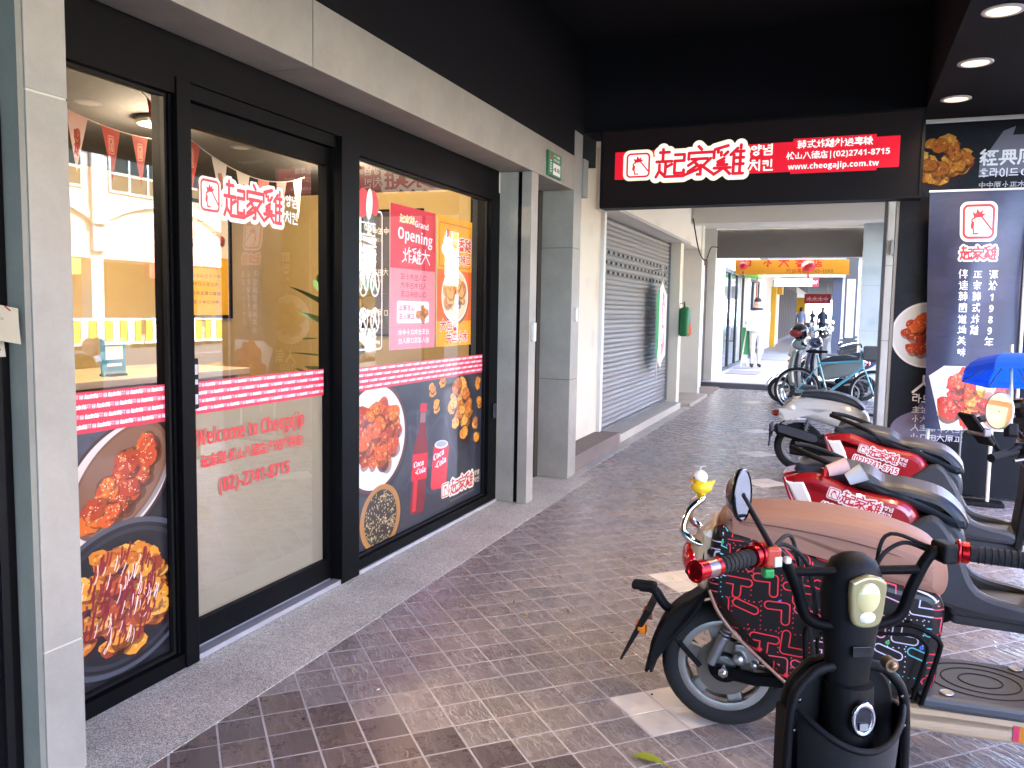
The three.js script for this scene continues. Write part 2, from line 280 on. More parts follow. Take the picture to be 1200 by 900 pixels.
T.plate48 = canvasTex(128, 256, (c, w, h) => { c.fillStyle = '#0f7a4a'; c.fillRect(0, 0, w, h); c.fillStyle = '#eef4ee'; c.fillRect(44, 112, 72, 124); c.fillStyle = '#0f7a4a'; c.font = 'bold 62px sans-serif'; c.textBaseline = 'top'; c.fillText('48', 46, 140, 68); write(c, '八德', 46, 16, 32, '#eef4ee', 0.12); write(c, '中正', 46, 58, 32, '#eef4ee', 0.12); c.fillStyle = '#b33'; c.fillRect(10, 40, 22, 30); for (let i = 0; i < 5; i++) { c.fillStyle = '#cfe4d8'; c.fillRect(14, 90 + i * 28, 16, 16); } });
T.panel = canvasTex(700, 1536, (c, w, h) => {
  slate(c, w, h, '#17161c');
  c.fillStyle = '#77727c'; c.beginPath(); c.moveTo(330, 190); c.lineTo(420, 40); c.lineTo(470, 20); c.lineTo(460, 60); c.lineTo(560, 60); c.lineTo(500, 130); c.lineTo(640, 90); c.lineTo(560, 230); c.lineTo(330, 250); c.fill();
  pieces(c, 180, 160, 120, 110, 34, GOLD, 46); write(c, '經典原味', 330, 120, 76, '#f4f0ea', 0.13); write(c, '후라이드', 330, 210, 40, '#f4f0ea', 0.13); c.font = 'bold 42px serif'; c.fillText('Original', 500, 208);
  scribble(c, 330, 270, 6, 30, '#bdb8b4'); scribble(c, 330, 312, 8, 30, '#bdb8b4');
  write(c, '取香', 145, 560, 66, '#e9e4dc', 0.12, true); scribble(c, 150, 720, 1, 40, '#cfc9c0'); scribble(c, 150, 770, 1, 40, '#cfc9c0'); scribble(c, 150, 820, 1, 40, '#cfc9c0');
  plate(c, 150, 1000, 160, 160, 0, '#d8d4cf', '#c9c4be'); pieces(c, 165, 1000, 120, 120, 34, RED, 42, 'rgba(250,230,190,0.5)');
  c.fillStyle = '#6d6679'; c.beginPath(); c.ellipse(150, 1450, 140, 80, -0.2, 0, 7); c.fill(); c.beginPath(); c.ellipse(240, 1400, 120, 90, 0.4, 0, 7); c.fill();
  write(c, '人氣', 100, 1196, 90, '#f4f0ea', 0.13); write(c, '라드이', 100, 1290, 44, '#f4f0ea', 0.13); for (let i = 0; i < 4; i++) scribble(c, 104, 1350 + i * 44, 6, 36, '#e4dfe4');
});
T.banner = canvasTex(640, 1536, (c, w, h) => {
  c.fillStyle = '#34384f'; c.fillRect(0, 0, w, h);
  for (let i = 0; i < 90; i++) { c.fillStyle = 'rgba(120,130,160,0.05)'; c.beginPath(); c.ellipse(rnd() * w, rnd() * h, rr(20, 160), rr(20, 90), 0, 0, 7); c.fill(); }
  crest(c, 205, 70, 250, '#c9333c', '#f6ece6'); c.strokeStyle = '#f6ece6'; [...'起家雞'].forEach((ch, i) => { c.lineWidth = 34; c.strokeStyle = '#f6ece6'; strokeGlyph(c, G[ch], 205 + i * 84, 352, 88, 0.03); }); [...'起家雞'].forEach((ch, i) => { c.lineWidth = 12; c.strokeStyle = '#c9333c'; strokeGlyph(c, G[ch], 205 + i * 84, 352, 88, 0.03); });
  write(c, '源於1989年', 420, 500, 60, '#f1ece8', 0.11, true, 'bold', 1.02); write(c, '正宗韓式炸雞', 310, 500, 60, '#f1ece8', 0.11, true, 'bold', 1.02); write(c, '傳遞韓國道地美味', 200, 500, 60, '#f1ece8', 0.11, true, 'bold', 1.02);
  c.fillStyle = '#ece4dc'; c.beginPath(); c.moveTo(20, 1190); c.lineTo(120, 1120); c.lineTo(620, 1120); c.lineTo(600, h); c.lineTo(110, h); c.fill();
  pieces(c, 340, 1330, 250, 190, 50, ['#b8331f', '#c84a28', '#d98a3a', '#c03a2a'], 78, 'rgba(255,220,190,0.5)');
});
T.yellowSign = canvasTex(1024, 140, (c, w, h) => { c.fillStyle = '#c98a12'; c.fillRect(0, 0, w, h); c.fillStyle = '#b5241c'; write(c, '口福小大香店', 60, -24, 92, '#b5241c', 0.14, false, 'bold', 1.6); write(c, '外送專線 2745-1088', 470, 82, 46, '#8d5a12', 0.12); });
T.openingPoster = canvasTex(420, 760, (c, w, h) => {
  c.fillStyle = '#d4203a'; c.fillRect(0, 0, w, h); c.fillStyle = '#e58a96'; c.fillRect(0, 330, w, h - 330);
  c.fillStyle = '#fff'; c.font = 'bold 46px sans-serif'; c.textBaseline = 'top'; c.save(); c.rotate(0.06); c.fillText('Grand', 220, 40); c.font = 'bold 84px sans-serif'; c.fillText('Opening', 70, 90, 330); c.restore(); write(c, '起家雞', 80, 44, 44, '#ffe7b0', 0.16);
  write(c, '炸雞大', 100, 210, 88, '#c01f38', 0.2); write(c, '炸雞大', 100, 210, 88, '#fff', 0.09); for (let i = 0; i < 3; i++) scribble(c, 90, 350 + i * 46, 6, 38, '#b62b45');
  c.fillStyle = '#f6e9e6'; roundRect(c, 60, 500, 300, 120, 16); c.fill(); pieces(c, 290, 560, 50, 44, 9, GOLD, 24); scribble(c, 76, 520, 4, 34, '#9b3b4a'); scribble(c, 76, 566, 4, 34, '#9b3b4a'); for (let i = 0; i < 2; i++) scribble(c, 70, 650 + i * 46, 8, 34, '#fff');
});
T.yellowPoster = canvasTex(420, 760, (c, w, h) => {
  c.fillStyle = '#f2aa12'; c.fillRect(0, 0, w, h); c.strokeStyle = '#c96a10'; c.lineWidth = 6; c.strokeRect(24, 40, w - 48, 250);
  c.fillStyle = '#fff'; for (const [x, y, r] of [[110, 150, 44], [80, 190, 34], [150, 190, 40]]) { c.beginPath(); c.arc(x, y, r, 0, 7); c.fill(); }
  c.fillStyle = '#d8281e'; c.beginPath(); c.arc(110, 95, 26, 0, 7); c.fill(); c.fillStyle = '#f4e21e'; c.beginPath(); c.arc(215, 120, 42, 0, 7); c.fill();
  write(c, '香雞', 250, 110, 78, '#fff', 0.26); write(c, '香雞', 250, 110, 78, '#d8481e', 0.13); write(c, '大味口', 205, 205, 66, '#fff', 0.26); write(c, '大味口', 205, 205, 66, '#d8481e', 0.13);
  c.fillStyle = '#e06a22'; c.fillRect(0, 310, w, 300); plate(c, 215, 460, 165, 160, 0, '#f4efe6', '#efd9b0'); pieces(c, 215, 450, 120, 120, 26, GOLD, 56, 'rgba(255,236,190,0.5)');
  write(c, '大口香', 40, 600, 70, '#fff', 0.26); write(c, '大口香', 40, 600, 70, '#cf2a20', 0.13); write(c, '中正小木', 110, 674, 66, '#fff', 0.26); write(c, '中正小木', 110, 674, 66, '#cf2a20', 0.13);
});
T.openDecal = canvasTex(320, 900, (c) => {
  c.strokeStyle = c.fillStyle = '#f2efe9'; c.lineWidth = 9; roundRect(c, 14, 120, 288, 760, 24); c.stroke();
  c.fillStyle = '#d02a35'; c.beginPath(); c.ellipse(90, 90, 60, 80, 0.2, 0, 7); c.fill(); c.beginPath(); c.ellipse(210, 80, 50, 70, -0.3, 0, 7); c.fill(); c.fillStyle = '#f2efe9'; c.beginPath(); c.ellipse(160, 90, 34, 84, 0.1, 0, 7); c.fill();
  c.font = 'bold 46px sans-serif'; c.textBaseline = 'top'; c.fillText('OPEN', 104, 190); for (let i = 0; i < 4; i++) c.fillRect(90, 270 + i * 40, 150, 12);
  c.lineWidth = 10; for (const [x, y] of [[96, 520], [224, 520], [96, 720], [224, 720]]) { c.strokeStyle = '#f2efe9'; c.beginPath(); c.ellipse(x, y, 46, 66, 0, 0, 7); c.stroke(); c.beginPath(); c.moveTo(x - 26, y + 38); c.lineTo(x, y - 34); c.lineTo(x + 24, y + 38); c.moveTo(x - 30, y - 30); c.lineTo(x + 30, y + 34); c.stroke(); }
  c.font = 'bold 26px sans-serif'; c.fillText('No Pets', 50, 800); c.fillText('No', 206, 796); c.fillText('Smoking', 172, 826);
});
T.menuYellow = canvasTex(360, 700, (c, w, h) => { c.fillStyle = '#efe4cf'; c.fillRect(0, 0, w, h); c.fillStyle = '#e3ab12'; c.fillRect(0, 330, w, h); pieces(c, 60, 90, 44, 40, 9, GOLD, 28); pieces(c, 280, 220, 54, 44, 10, ['#6b3a22', '#8a4a28', '#a83a28'], 26); write(c, '台口正一', 130, 70, 48, '#c6502a', 0.15); write(c, '美味正宗', 40, 225, 50, '#3a2a1c', 0.12); scribble(c, 60, 160, 6, 40, '#b8862a'); for (let i = 0; i < 5; i++) scribble(c, 40 + (i % 2) * 16, 380 + i * 56, 9, 26, '#6b4b12'); });
T.wallMenu = canvasTex(480, 720, (c, w, h) => { slate(c, w, h, '#3a3029'); for (let i = 0; i < 3; i++) { plate(c, 340, 120 + i * 240, 110, 96, 0, '#d5d0c8', '#c2bbb0'); pieces(c, 340, 118 + i * 240, 80, 66, 16, i === 1 ? RED : GOLD, 34, 'rgba(250,230,190,0.4)'); scribble(c, 30, 90 + i * 240, 4, 44, '#e9dfcc'); scribble(c, 30, 150 + i * 240, 5, 26, '#c9b894'); } });
T.scooterSticker = canvasTex(700, 260, (c) => { brand(c, 60, 22, 104, '#c2202c', '#efe6e2', '#efe6e2'); c.font = 'bold 92px sans-serif'; c.textBaseline = 'top'; c.lineWidth = 24; c.strokeStyle = '#f7efec'; c.strokeText('(02)2741-8715', 40, 148, 500); c.fillStyle = '#c2202c'; c.fillText('(02)2741-8715', 40, 148, 500); });
T.maze = canvasTex(1024, 1024, (c, w, h) => {      // rounded channel lines and dots, one metre square
  c.fillStyle = '#120d0c'; c.fillRect(0, 0, w, h);
  const s = 76, shapes = [[[0, 0], [1.15, 0.1]], [[0, 0], [0.05, 1.1]], [[0, 0], [0.95, 0], [0.95, 0.85]], [[0.1, 0], [0, 0.95], [0.9, 1]], [[0, 0.4], [1.2, 0.5], [0.6, 0.45], [0.55, 1.2]], [[0, 0], [1.0, 0.35]]];
  for (let j = -1; j < 9; j++) for (let i = -1; i < 9; i++) {
    const x = i * 128 + (j & 1) * 56 + rr(-6, 6), y = j * 122 + rr(-6, 6), u = (x * 0.9 + (y - 400) * 0.5) / 620 + rr(-0.08, 0.08);
    const col = u < 0.45 ? '#d8303a' : u < 0.62 ? '#cf4a5c' : u < 0.8 ? '#d79ab4' : u < 1.05 ? '#c9c6dc' : u < 1.3 ? '#5ec0c8' : '#d8303a', p = shapes[Math.floor(rnd() * 6)];
    const line = () => { c.beginPath(); c.moveTo(x + p[0][0] * s, y + p[0][1] * s); for (const q of p.slice(1)) c.lineTo(x + q[0] * s, y + q[1] * s); c.stroke(); };
    c.strokeStyle = col; c.lineWidth = 40; line(); c.strokeStyle = '#120d0c'; c.lineWidth = 29; line();
    c.fillStyle = col; for (let k = 0; k < 6; k++) { c.beginPath(); c.arc(x - 30 + k * 22, y + 112 + (k % 2) * 2, 3, 0, 7); c.fill(); c.beginPath(); c.arc(x + 104, y - 20 + k * 22, 3, 0, 7); c.fill(); }
    if (rnd() < 0.2) { c.fillStyle = ['#d8b830', '#e8e4e0', '#3a6ad0', '#3fae5c'][Math.floor(rnd() * 4)]; c.beginPath(); c.arc(x + 100, y + 100, 9, 0, 7); c.fill(); }
  }
}, true);
// ---------------------------------------------------------------- ground, road, floor
const asphalt = std({ color: 0x4a4a4c, roughness: 0.9, map: rep(mottle, 0.25), bumpMap: rep(grainBump, 3), bumpScale: 0.002 });
struct('ground', metres(bb(-150, 200, -0.4, -0.16, -250, 100)), std({ color: 0x55534f, roughness: 1, map: rep(mottle, 0.1) }));
struct('road', metres(bb(1.9, 19, -0.159, -0.13, -150, 60)), asphalt);
struct('lane_marking', [10.3, 10.6].map((x) => bb(x, x + 0.12, -0.129, -0.126, -140, 50)), std({ color: 0xb8952a, roughness: 0.8, map: rep(mottle, 0.5) }));
struct('lane_dash', Array.from({ length: 20 }, (_, i) => [6.2, 14.6].map((x) => bb(x, x + 0.12, -0.129, -0.126, 20 - i * 8, 16 - i * 8))).flat(), std({ color: 0xc8c8c4, roughness: 0.8 }));
struct('kerb', metres(bb(1.62, 1.9, -0.16, -0.004, -17.3, 30)), std({ color: 0x8d8a84, roughness: 0.9, map: rep(mottle, 1), bumpMap: rep(grainBump, 4), bumpScale: 0.001 }));

const granite = dataTex(512, (i, x, y) => { const n = N1[(y >> 1) % 256 * 256 + (x >> 1) % 256], s = rnd(); const b = 0.79 + (n - 0.5) * 0.25 + (s < 0.24 ? -0.3 : s > 0.78 ? 0.2 : rr(-0.06, 0.06)); const m = 1; return [b * m, b * 0.985 * m, b * 0.945 * m]; });
const graniteMat = std({ color: 0xf2f0ea, roughness: 0.75, map: rep(granite, 0.8), bumpMap: rep(grainBump, 6), bumpScale: 0.0006 });
struct('threshold_paving', metres(bb(-2.6, -1.95, -0.3, 0.0022, -6.9, 12)), graniteMat);
struct('threshold_paving', metres(bb(-2.6, -2.08, -0.3, 0.002, -12.7, -6.905)), graniteMat);

// floor: tiles laid on the diagonal, 15 cm, joints recessed
const GA = 46.2 * PI / 180, TS = 0.1535, G0 = V2(-1.841, -2.314), ei = V2(Math.cos(GA), Math.sin(GA)).multiplyScalar(TS), ej = V2(Math.sin(GA), -Math.cos(GA)).multiplyScalar(TS);
const ridge = (() => {                                                 // wavy slate relief pressed into the tiles
  const n = 512, h = new Float32Array(n * n).fill(0.35);
  for (let k = 0; k < 130; k++) {
    let x = rnd() * n; const y0 = rnd() * n, len = rr(60, 300), a = rr(0.4, 1), w = rr(2.2, 5), ph = rnd() * 7, f = rr(0.02, 0.05);
    for (let t = 0; t < len; t++) { const xx = x + Math.sin(t * f + ph) * 7 + Math.sin(t * f * 2.7 + ph) * 3, fade = Math.sin(PI * t / len); for (let d = -10; d <= 10; d++) { const q = Math.exp(-d * d / (w * w)) * a * fade * (d > 0 ? 1 : 0.6), i = ((Math.floor(y0 + t) % n) * n + ((Math.floor(xx + d) % n) + n) % n); h[i] = Math.max(h[i], 0.35 + q * 0.6); } }
  }
  return h;
})();
const ridgeBump = dataTex(512, (i) => ridge[i] * 0.85 + 0.15 * N1[(Math.floor(i / 512) >> 1) * 256 + ((i % 512) >> 1)], false);
const ridgeColor = dataTex(512, (i) => { const n = N2[(Math.floor(i / 512) >> 1) * 256 + ((i % 512) >> 1)], m = N1[(Math.floor(i / 512) >> 1) * 256 + ((i % 512) >> 1)]; const b = 0.72 + (n - 0.5) * 0.12 + (m - 0.5) * 0.15 + (ridge[i] - 0.35) * 0.3; return [b, b * 0.985, b * 0.97]; });
const tileRough = dataTex(512, (i) => { const m = N1[(Math.floor(i / 512) >> 1) * 256 + ((i % 512) >> 1)]; return 0.7 + (m - 0.5) * 0.5; }, false);
const tileMat = (hex, bump, rough) => std({ color: hex, roughness: rough, map: ridgeColor, bumpMap: ridgeBump, bumpScale: bump, roughnessMap: tileRough });
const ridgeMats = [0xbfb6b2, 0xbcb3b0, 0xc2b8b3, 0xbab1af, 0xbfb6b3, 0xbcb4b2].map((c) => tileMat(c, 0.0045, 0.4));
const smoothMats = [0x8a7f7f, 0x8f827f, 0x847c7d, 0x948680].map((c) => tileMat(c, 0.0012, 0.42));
const whiteMats = [0xf0ebe2, 0xe8e3da].map((c) => std({ color: c, roughness: 0.6, map: rep(dirt, 1), bumpMap: ridgeBump, bumpScale: 0.0004 }));
function tileGeo(k) {                                                  // top, a chamfer and short sides; uv in tile lengths at a random place of the relief
  const h = TS / 2 - 0.0036, c = 0.001, ring = (r, y) => [[-r, y, -r], [r, y, -r], [r, y, r], [-r, y, r]], L = [ring(h, -0.012), ring(h, -c), ring(h - c, 0)], pos = [], q = (a, b, d, e) => pos.push(...a, ...b, ...d, ...a, ...d, ...e);
  for (let l = 0; l < 2; l++) for (let s = 0; s < 4; s++) q(L[l][s], L[l + 1][s], L[l + 1][(s + 1) % 4], L[l][(s + 1) % 4]);
  q(L[2][0], L[2][3], L[2][2], L[2][1]);
  const g = new THREE.BufferGeometry(); g.setAttribute('position', new THREE.Float32BufferAttribute(pos, 3)); g.computeVertexNormals();
  const uv = [], du = rnd(), dv = rnd(); for (let i = 0; i < pos.length; i += 3) uv.push(du + pos[i + 2] / TS * 0.32, dv + pos[i] / TS * 0.32);
  g.setAttribute('uv', new THREE.Float32BufferAttribute(uv, 2)); return g;
}
const tileGeos = Array.from({ length: 14 }, (_, k) => tileGeo(k));
const floor = struct('arcade_floor', metres(bb(-2.2, 1.62, -0.3, -0.0014, -16.5, 30)), std({ color: 0xd6d1cd, roughness: 0.9, map: rep(mottle, 2) }));
const whiteSpots = [[-0.556, -2.92], [-0.716, -4.373], [-0.547, -7.406], [-0.684, -8.86], [-0.868, -10.684], [-0.575, -12.243], [-1.193, -14.107], [-0.6, -5.85]].map(([x, z]) => { const d = V2(x, z).sub(G0), den = TS * TS; return [Math.round(d.dot(ei) / den), Math.round(d.dot(ej) / den)]; });
const tiles = [];
const pv = V(0, 0, 0), frustum = new THREE.Frustum().setFromProjectionMatrix(new THREE.Matrix4().multiplyMatrices(camera.projectionMatrix, camera.matrixWorldInverse));
for (let i = -140; i < 140; i++) for (let j = -140; j < 140; j++) {
  const x = G0.x + ei.x * (i + 0.5) + ej.x * (j + 0.5), z = G0.y + ei.y * (i + 0.5) + ej.y * (j + 0.5);
  if (x < -2.14 || x > 1.56 || z > 1.2 || z < -16.42) continue;
  const white = whiteSpots.some(([a, b]) => i >= a - 1 && i <= a && j >= b - 1 && j <= b);
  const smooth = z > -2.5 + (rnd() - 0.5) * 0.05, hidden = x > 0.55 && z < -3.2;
  pv.set(x, 0, z); const seen = frustum.containsPoint(pv) && !hidden && x > -1.92, d2 = pv.distanceToSquared(camera.position);
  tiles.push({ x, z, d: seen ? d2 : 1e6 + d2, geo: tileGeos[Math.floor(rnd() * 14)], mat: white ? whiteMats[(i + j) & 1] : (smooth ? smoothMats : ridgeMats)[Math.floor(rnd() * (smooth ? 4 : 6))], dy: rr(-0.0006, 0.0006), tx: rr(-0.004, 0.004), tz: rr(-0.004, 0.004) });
}
tiles.sort((a, b) => a.d - b.d);
const restTiles = new Map();
tiles.forEach((t, k) => {
  const m = new THREE.Mesh(t.geo, t.mat); m.position.set(t.x, t.dy, t.z); m.rotation.set(t.tx, -GA, t.tz);
  if (k < 298) { m.name = 'tile'; m.receiveShadow = true; floor.add(m); } else { m.updateMatrix(); const g = clean(t.geo.clone().applyMatrix4(m.matrix)); if (!restTiles.has(t.mat)) restTiles.set(t.mat, []); restTiles.get(t.mat).push(g); }
});
{ const mats = [...restTiles.keys()], gs = mats.map((m) => mergeGeometries(restTiles.get(m))), all = mergeGeometries(gs, true); const m = new THREE.Mesh(all, mats); m.name = 'far_tiles'; m.userData.kind = 'stuff'; m.receiveShadow = true; floor.add(m); }

// raised pale paving beyond the step
const palePave = std({ color: 0xb9b2ac, roughness: 0.6, map: rep(mottle, 0.6), bumpMap: rep(grainBump, 2), bumpScale: 0.001 });
struct('raised_paving', metres(bb(-12, 1.7, -0.3, 0.11, -110, -16.62)), palePave);
struct('step', metres(bb(-2.6, 1.62, -0.3, 0.105, -16.615, -16.5)), std({ color: 0x65686e, roughness: 0.8, map: rep(mottle, 1) }));
const band2 = std({ color: 0x8d8a88, roughness: 0.7, map: rep(mottle, 1) });
struct('paving_band', [-21, -25.5, -30].map((z) => bb(-2.4, 1.6, 0.1, 0.114, z - 0.25, z)), band2);

// ---------------------------------------------------------------- the building above the arcade
const stone = dataTex(256, (i) => { const b = 0.86 + (N1[i] - 0.5) * 0.12 + (N2[i] - 0.5) * 0.1; return [b, b * 0.99, b * 0.955]; });
const stoneMat = std({ color: 0xb4b0a6, roughness: 0.62, map: rep(stone, 1.2), bumpMap: rep(grainBump, 5), bumpScale: 0.0004 });
const greenStone = std({ color: 0x929389, roughness: 0.62, map: rep(stone, 1.2) });
const whiteWall = std({ color: 0xe2dfd6, roughness: 0.85, map: rep(dirt, 0.45), bumpMap: rep(grainBump, 4), bumpScale: 0.0008 });
const creamWall = std({ color: 0xe3dccb, roughness: 0.85, map: rep(dirt, 0.5), bumpMap: rep(grainBump, 4), bumpScale: 0.0006 });

const bld = thing('arcade_building', 'dark upper building with black ceiling spanning the scooter arcade', 'building');
mesh('upper_storeys', [metres(bb(-14, 2.0, 3.95, 12, -17.3, 30))], std({ color: 0x77726a, roughness: 0.9, map: rep(dirt, 0.2) }), bld);
mesh('ceiling', [bb(-2.13, 0.52, 3.72, 3.95, -7.4, 30)], M.blackCeil, bld);
mesh('dropped_ceiling', [bb(0.52, 1.78, 3.0, 3.945, -7.42, 30)], M.blackCeil, bld);
mesh('upper_wall', [bb(-2.6, -2.13, 2.745, 3.95, -7.4, 30)], M.blackCeil, bld);
mesh('cross_beam', [bb(-2.13, 0.52, 2.98, 3.719, -7.4, -7.02, 0.004)], M.blackCeil, bld);
mesh('fascia', [metres(bb(1.78, 2.0, 2.9, 3.949, -17.3, 30))], std({ color: 0x5a5752, roughness: 0.85, map: rep(dirt, 0.3) }), bld);
mesh('white_ceiling', [metres(bb(-2.6, 1.775, 3.12, 3.6, -17.0, -7.41))], whiteWall, bld);
for (const z of [-10.4, -13.4]) mesh('ceiling_beam', [metres(bb(-2.25, 1.77, 2.86, 3.118, z - 0.35, z))], whiteWall, bld);
mesh('end_beam', [metres(bb(-2.37, 0.62, 2.56, 3.14, -17.28, -17.02))], std({ color: 0x6f6a66, roughness: 0.8, map: rep(dirt, 0.5) }), bld);
mesh('back_wall', [bb(-14, -7.2, -0.1, 3.94, -17.2, 8.9), bb(-7.2, -2.8, -0.1, 3.94, 6.0, 8.9), bb(-7.19, -3.6, -0.1, 3.94, -17.2, -6.6)], std({ color: 0x6b675f, roughness: 0.9 }), bld);

// stone cladding around the shop front
const beam = thing('fascia_beam', 'pale grey stone clad beam above the shop front', 'beam');
{ const zs = [1.2, -0.3, -1.9, -3.05, -5.2, -6.98]; for (let i = 0; i < 5; i++) mesh('cladding_panel', [metres(bb(-2.13, -2.42, 2.46, 2.742, zs[i] - 0.0025, zs[i + 1] + 0.0025, 0.003))], stoneMat, beam); mesh('joint_backing', [bb(-2.136, -2.43, 2.464, 2.738, 1.2, -6.97)], M.blackMetal, beam); mesh('end_cap', [metres(bb(-2.115, -2.4, 2.44, 2.76, -6.985, -7.12, 0.003))], stoneMat, beam); }
const pillarA = thing('stone_pillar', 'grey stone clad pillar with greenish side beside the narrow poster window', 'pillar');
for (const [y0, y1] of [[0, 0.415], [0.421, 2.035], [2.041, 2.458]]) { mesh('stone_slab', [metres(bb(-2.13, -2.155, y0, y1, -1.695, -1.83, 0.002))], stoneMat, pillarA); }
mesh('pale_joint', [bb(-2.133, -2.15, 0.0, 2.455, -1.698, -1.827)], std({ color: 0xc2bba8, roughness: 0.9 }), pillarA);
mesh('side_slab', [metres(bb(-2.134, -2.3, 0, 2.457, -1.674, -1.693))], greenStone, pillarA);
mesh('core', [bb(-2.157, -2.7, 0, 2.456, -1.697, -1.828)], M.blackMetal, pillarA);
const shopL = thing('dark_shopfront', 'black neighbouring shop wall carrying paper notices beside the stone pillar', 'wall');
mesh('wall_panel', [bb(-2.198, -2.5, 0, 2.742, -1.67, 30)], M.blackMetal, shopL); mesh('edge_trim', [bb(-2.19, -2.197, 0, 2.45, -1.64, -1.615)], M.blackPlastic, shopL);
const notice = (n, label, pts, tex, x) => { const g = new THREE.PlaneGeometry(1, 1, 6, 6); const p = g.attributes.position; for (let i = 0; i < p.count; i++) { const u = p.getX(i) + 0.5, v = p.getY(i) + 0.5; const z = THREE.MathUtils.lerp(pts[0], pts[1], u), y = THREE.MathUtils.lerp(pts[2], pts[3], v) + (pts[4] ?? 0) * (1 - u); p.setXYZ(i, x + Math.sin(u * 3 + v * 2) * 0.006 + (pts[5] ?? 0) * u * u, y, z); } g.computeVertexNormals(); const b = g.clone().translate(-0.0015, 0, 0); return tag(mesh(n, [g, b], std({ map: tex, color: 0xb9b4a6, roughness: 0.8, side: THREE.DoubleSide })), label, 'notice'); };
T.paperA = canvasTex(256, 200, (c, w, h) => { c.fillStyle = '#e6dfcb'; c.fillRect(0, 0, w, h); for (let i = 0; i < 14; i++) { c.strokeStyle = i % 2 ? '#b32a20' : '#d8cfb4'; c.lineWidth = 7; c.beginPath(); c.moveTo(i * 20, 4); c.lineTo(i * 20 + 12, 20); c.stroke(); } scribble(c, 20, 60, 6, 30, '#b9ad92'); });
T.paperB = canvasTex(256, 128, (c, w, h) => { c.fillStyle = '#e8e3d3'; c.fillRect(0, 0, w, h); write(c, '外帶取', 40, 30, 66, '#3a3530', 0.07); });
T.paperC = canvasTex(256, 400, (c, w, h) => { c.fillStyle = '#dcdad2'; c.fillRect(0, 0, w, h); c.fillStyle = '#a33'; c.fillRect(200, 30, 40, 60); c.fillRect(0, 380, w, 10); for (let i = 0; i < 6; i++) scribble(c, 20, 110 + i * 40, 6, 26, '#4a6a62'); });
notice('paper_notice', 'curling cream paper notice with red striped top edge on black wall', [-1.42, -1.655, 1.33, 1.43, 0.05, 0.03], T.paperA, -2.16);
notice('paper_notice', 'small cream note with handwritten black characters under the striped notice', [-1.44, -1.64, 1.295, 1.365], T.paperB, -2.172);
notice('paper_notice', 'white paper sheet with red bottom line low on black wall', [-1.44, -1.615, 0.99, 1.265], T.paperC, -2.18);

const pierB = thing('stone_post', 'grey stone return post at the end of the wide window with black joint', 'post');
mesh('wide_slab', [metres(bb(-2.235, -2.375, 0.005, 2.455, -5.735, -5.76))], stoneMat, pierB); mesh('joint', [bb(-2.2, -2.236, 0.005, 2.454, -5.75, -5.765)], M.blackMetal, pierB);
mesh('narrow_slab', [metres(bb(-2.125, -2.2, 0.005, 2.455, -5.73, -5.87, 0.002))], stoneMat, pierB); mesh('core', [bb(-2.2, -2.6, 0.004, 2.453, -5.766, -5.9)], M.blackMetal, pierB); mesh('white_edge', [bb(-2.376, -2.384, 0.01, 2.454, -5.715, -5.755)], whiteWall, pierB);
mesh('switch_box', [bb(-2.1, -2.126, 1.22, 1.36, -5.775, -5.825, 0.006)], std({ color: 0xd8d5cc, roughness: 0.5 }), pierB);
const door0 = thing('side_door', 'narrow dark recessed doorway between two grey stone posts', 'doorway');
mesh('door_panel', [metres(bb(-2.45, -2.5, 0.01, 2.455, -5.9, -6.75))], std({ color: 0x6f675a, roughness: 0.8, map: rep(dirt, 1) }), door0); mesh('door_jamb', [bb(-2.4, -2.46, 0.01, 2.455, -6.66, -6.745)], std({ color: 0x3b342c, roughness: 0.7 }), door0); mesh('panel_rail', [bb(-2.445, -2.45, 0.95, 0.97, -5.9, -6.66), bb(-2.445, -2.45, 0.2, 0.22, -5.9, -6.66)], M.blackMetal, door0);
const pillarC = thing('stone_pillar', 'grey stone clad pillar before the cream wall and roller shutter', 'pillar');
for (const [y0, y1] of [[0.005, 0.86], [0.864, 1.98], [1.984, 2.95]]) mesh('stone_slab', [metres(bb(-2.125, -2.43, y0, y1, -6.75, -6.97, 0.002))], stoneMat, pillarC);
mesh('core', [bb(-2.13, -2.6, 0.004, 2.74, -6.76, -6.965)], M.blackMetal, pillarC); mesh('switch_box', [bb(-2.105, -2.126, 1.36, 1.48, -6.84, -6.89, 0.005)], std({ color: 0xd8d5cc, roughness: 0.5 }), pillarC);
const numberPlate = thing('number_plate', 'small green house number plate reading 48 on stone beam', 'plate');
mesh('plate', [bb(-2.128, -2.112, 2.478, 2.665, -6.04, -6.36, 0.004)], std({ color: 0x0f7a4a, roughness: 0.4 }), numberPlate);
{ const g = new THREE.PlaneGeometry(0.31, 0.18).rotateY(PI / 2).translate(-2.1095, 2.5715, -6.2); mesh('plate_print', g, std({ map: T.plate48, roughness: 0.4 }), numberPlate); }

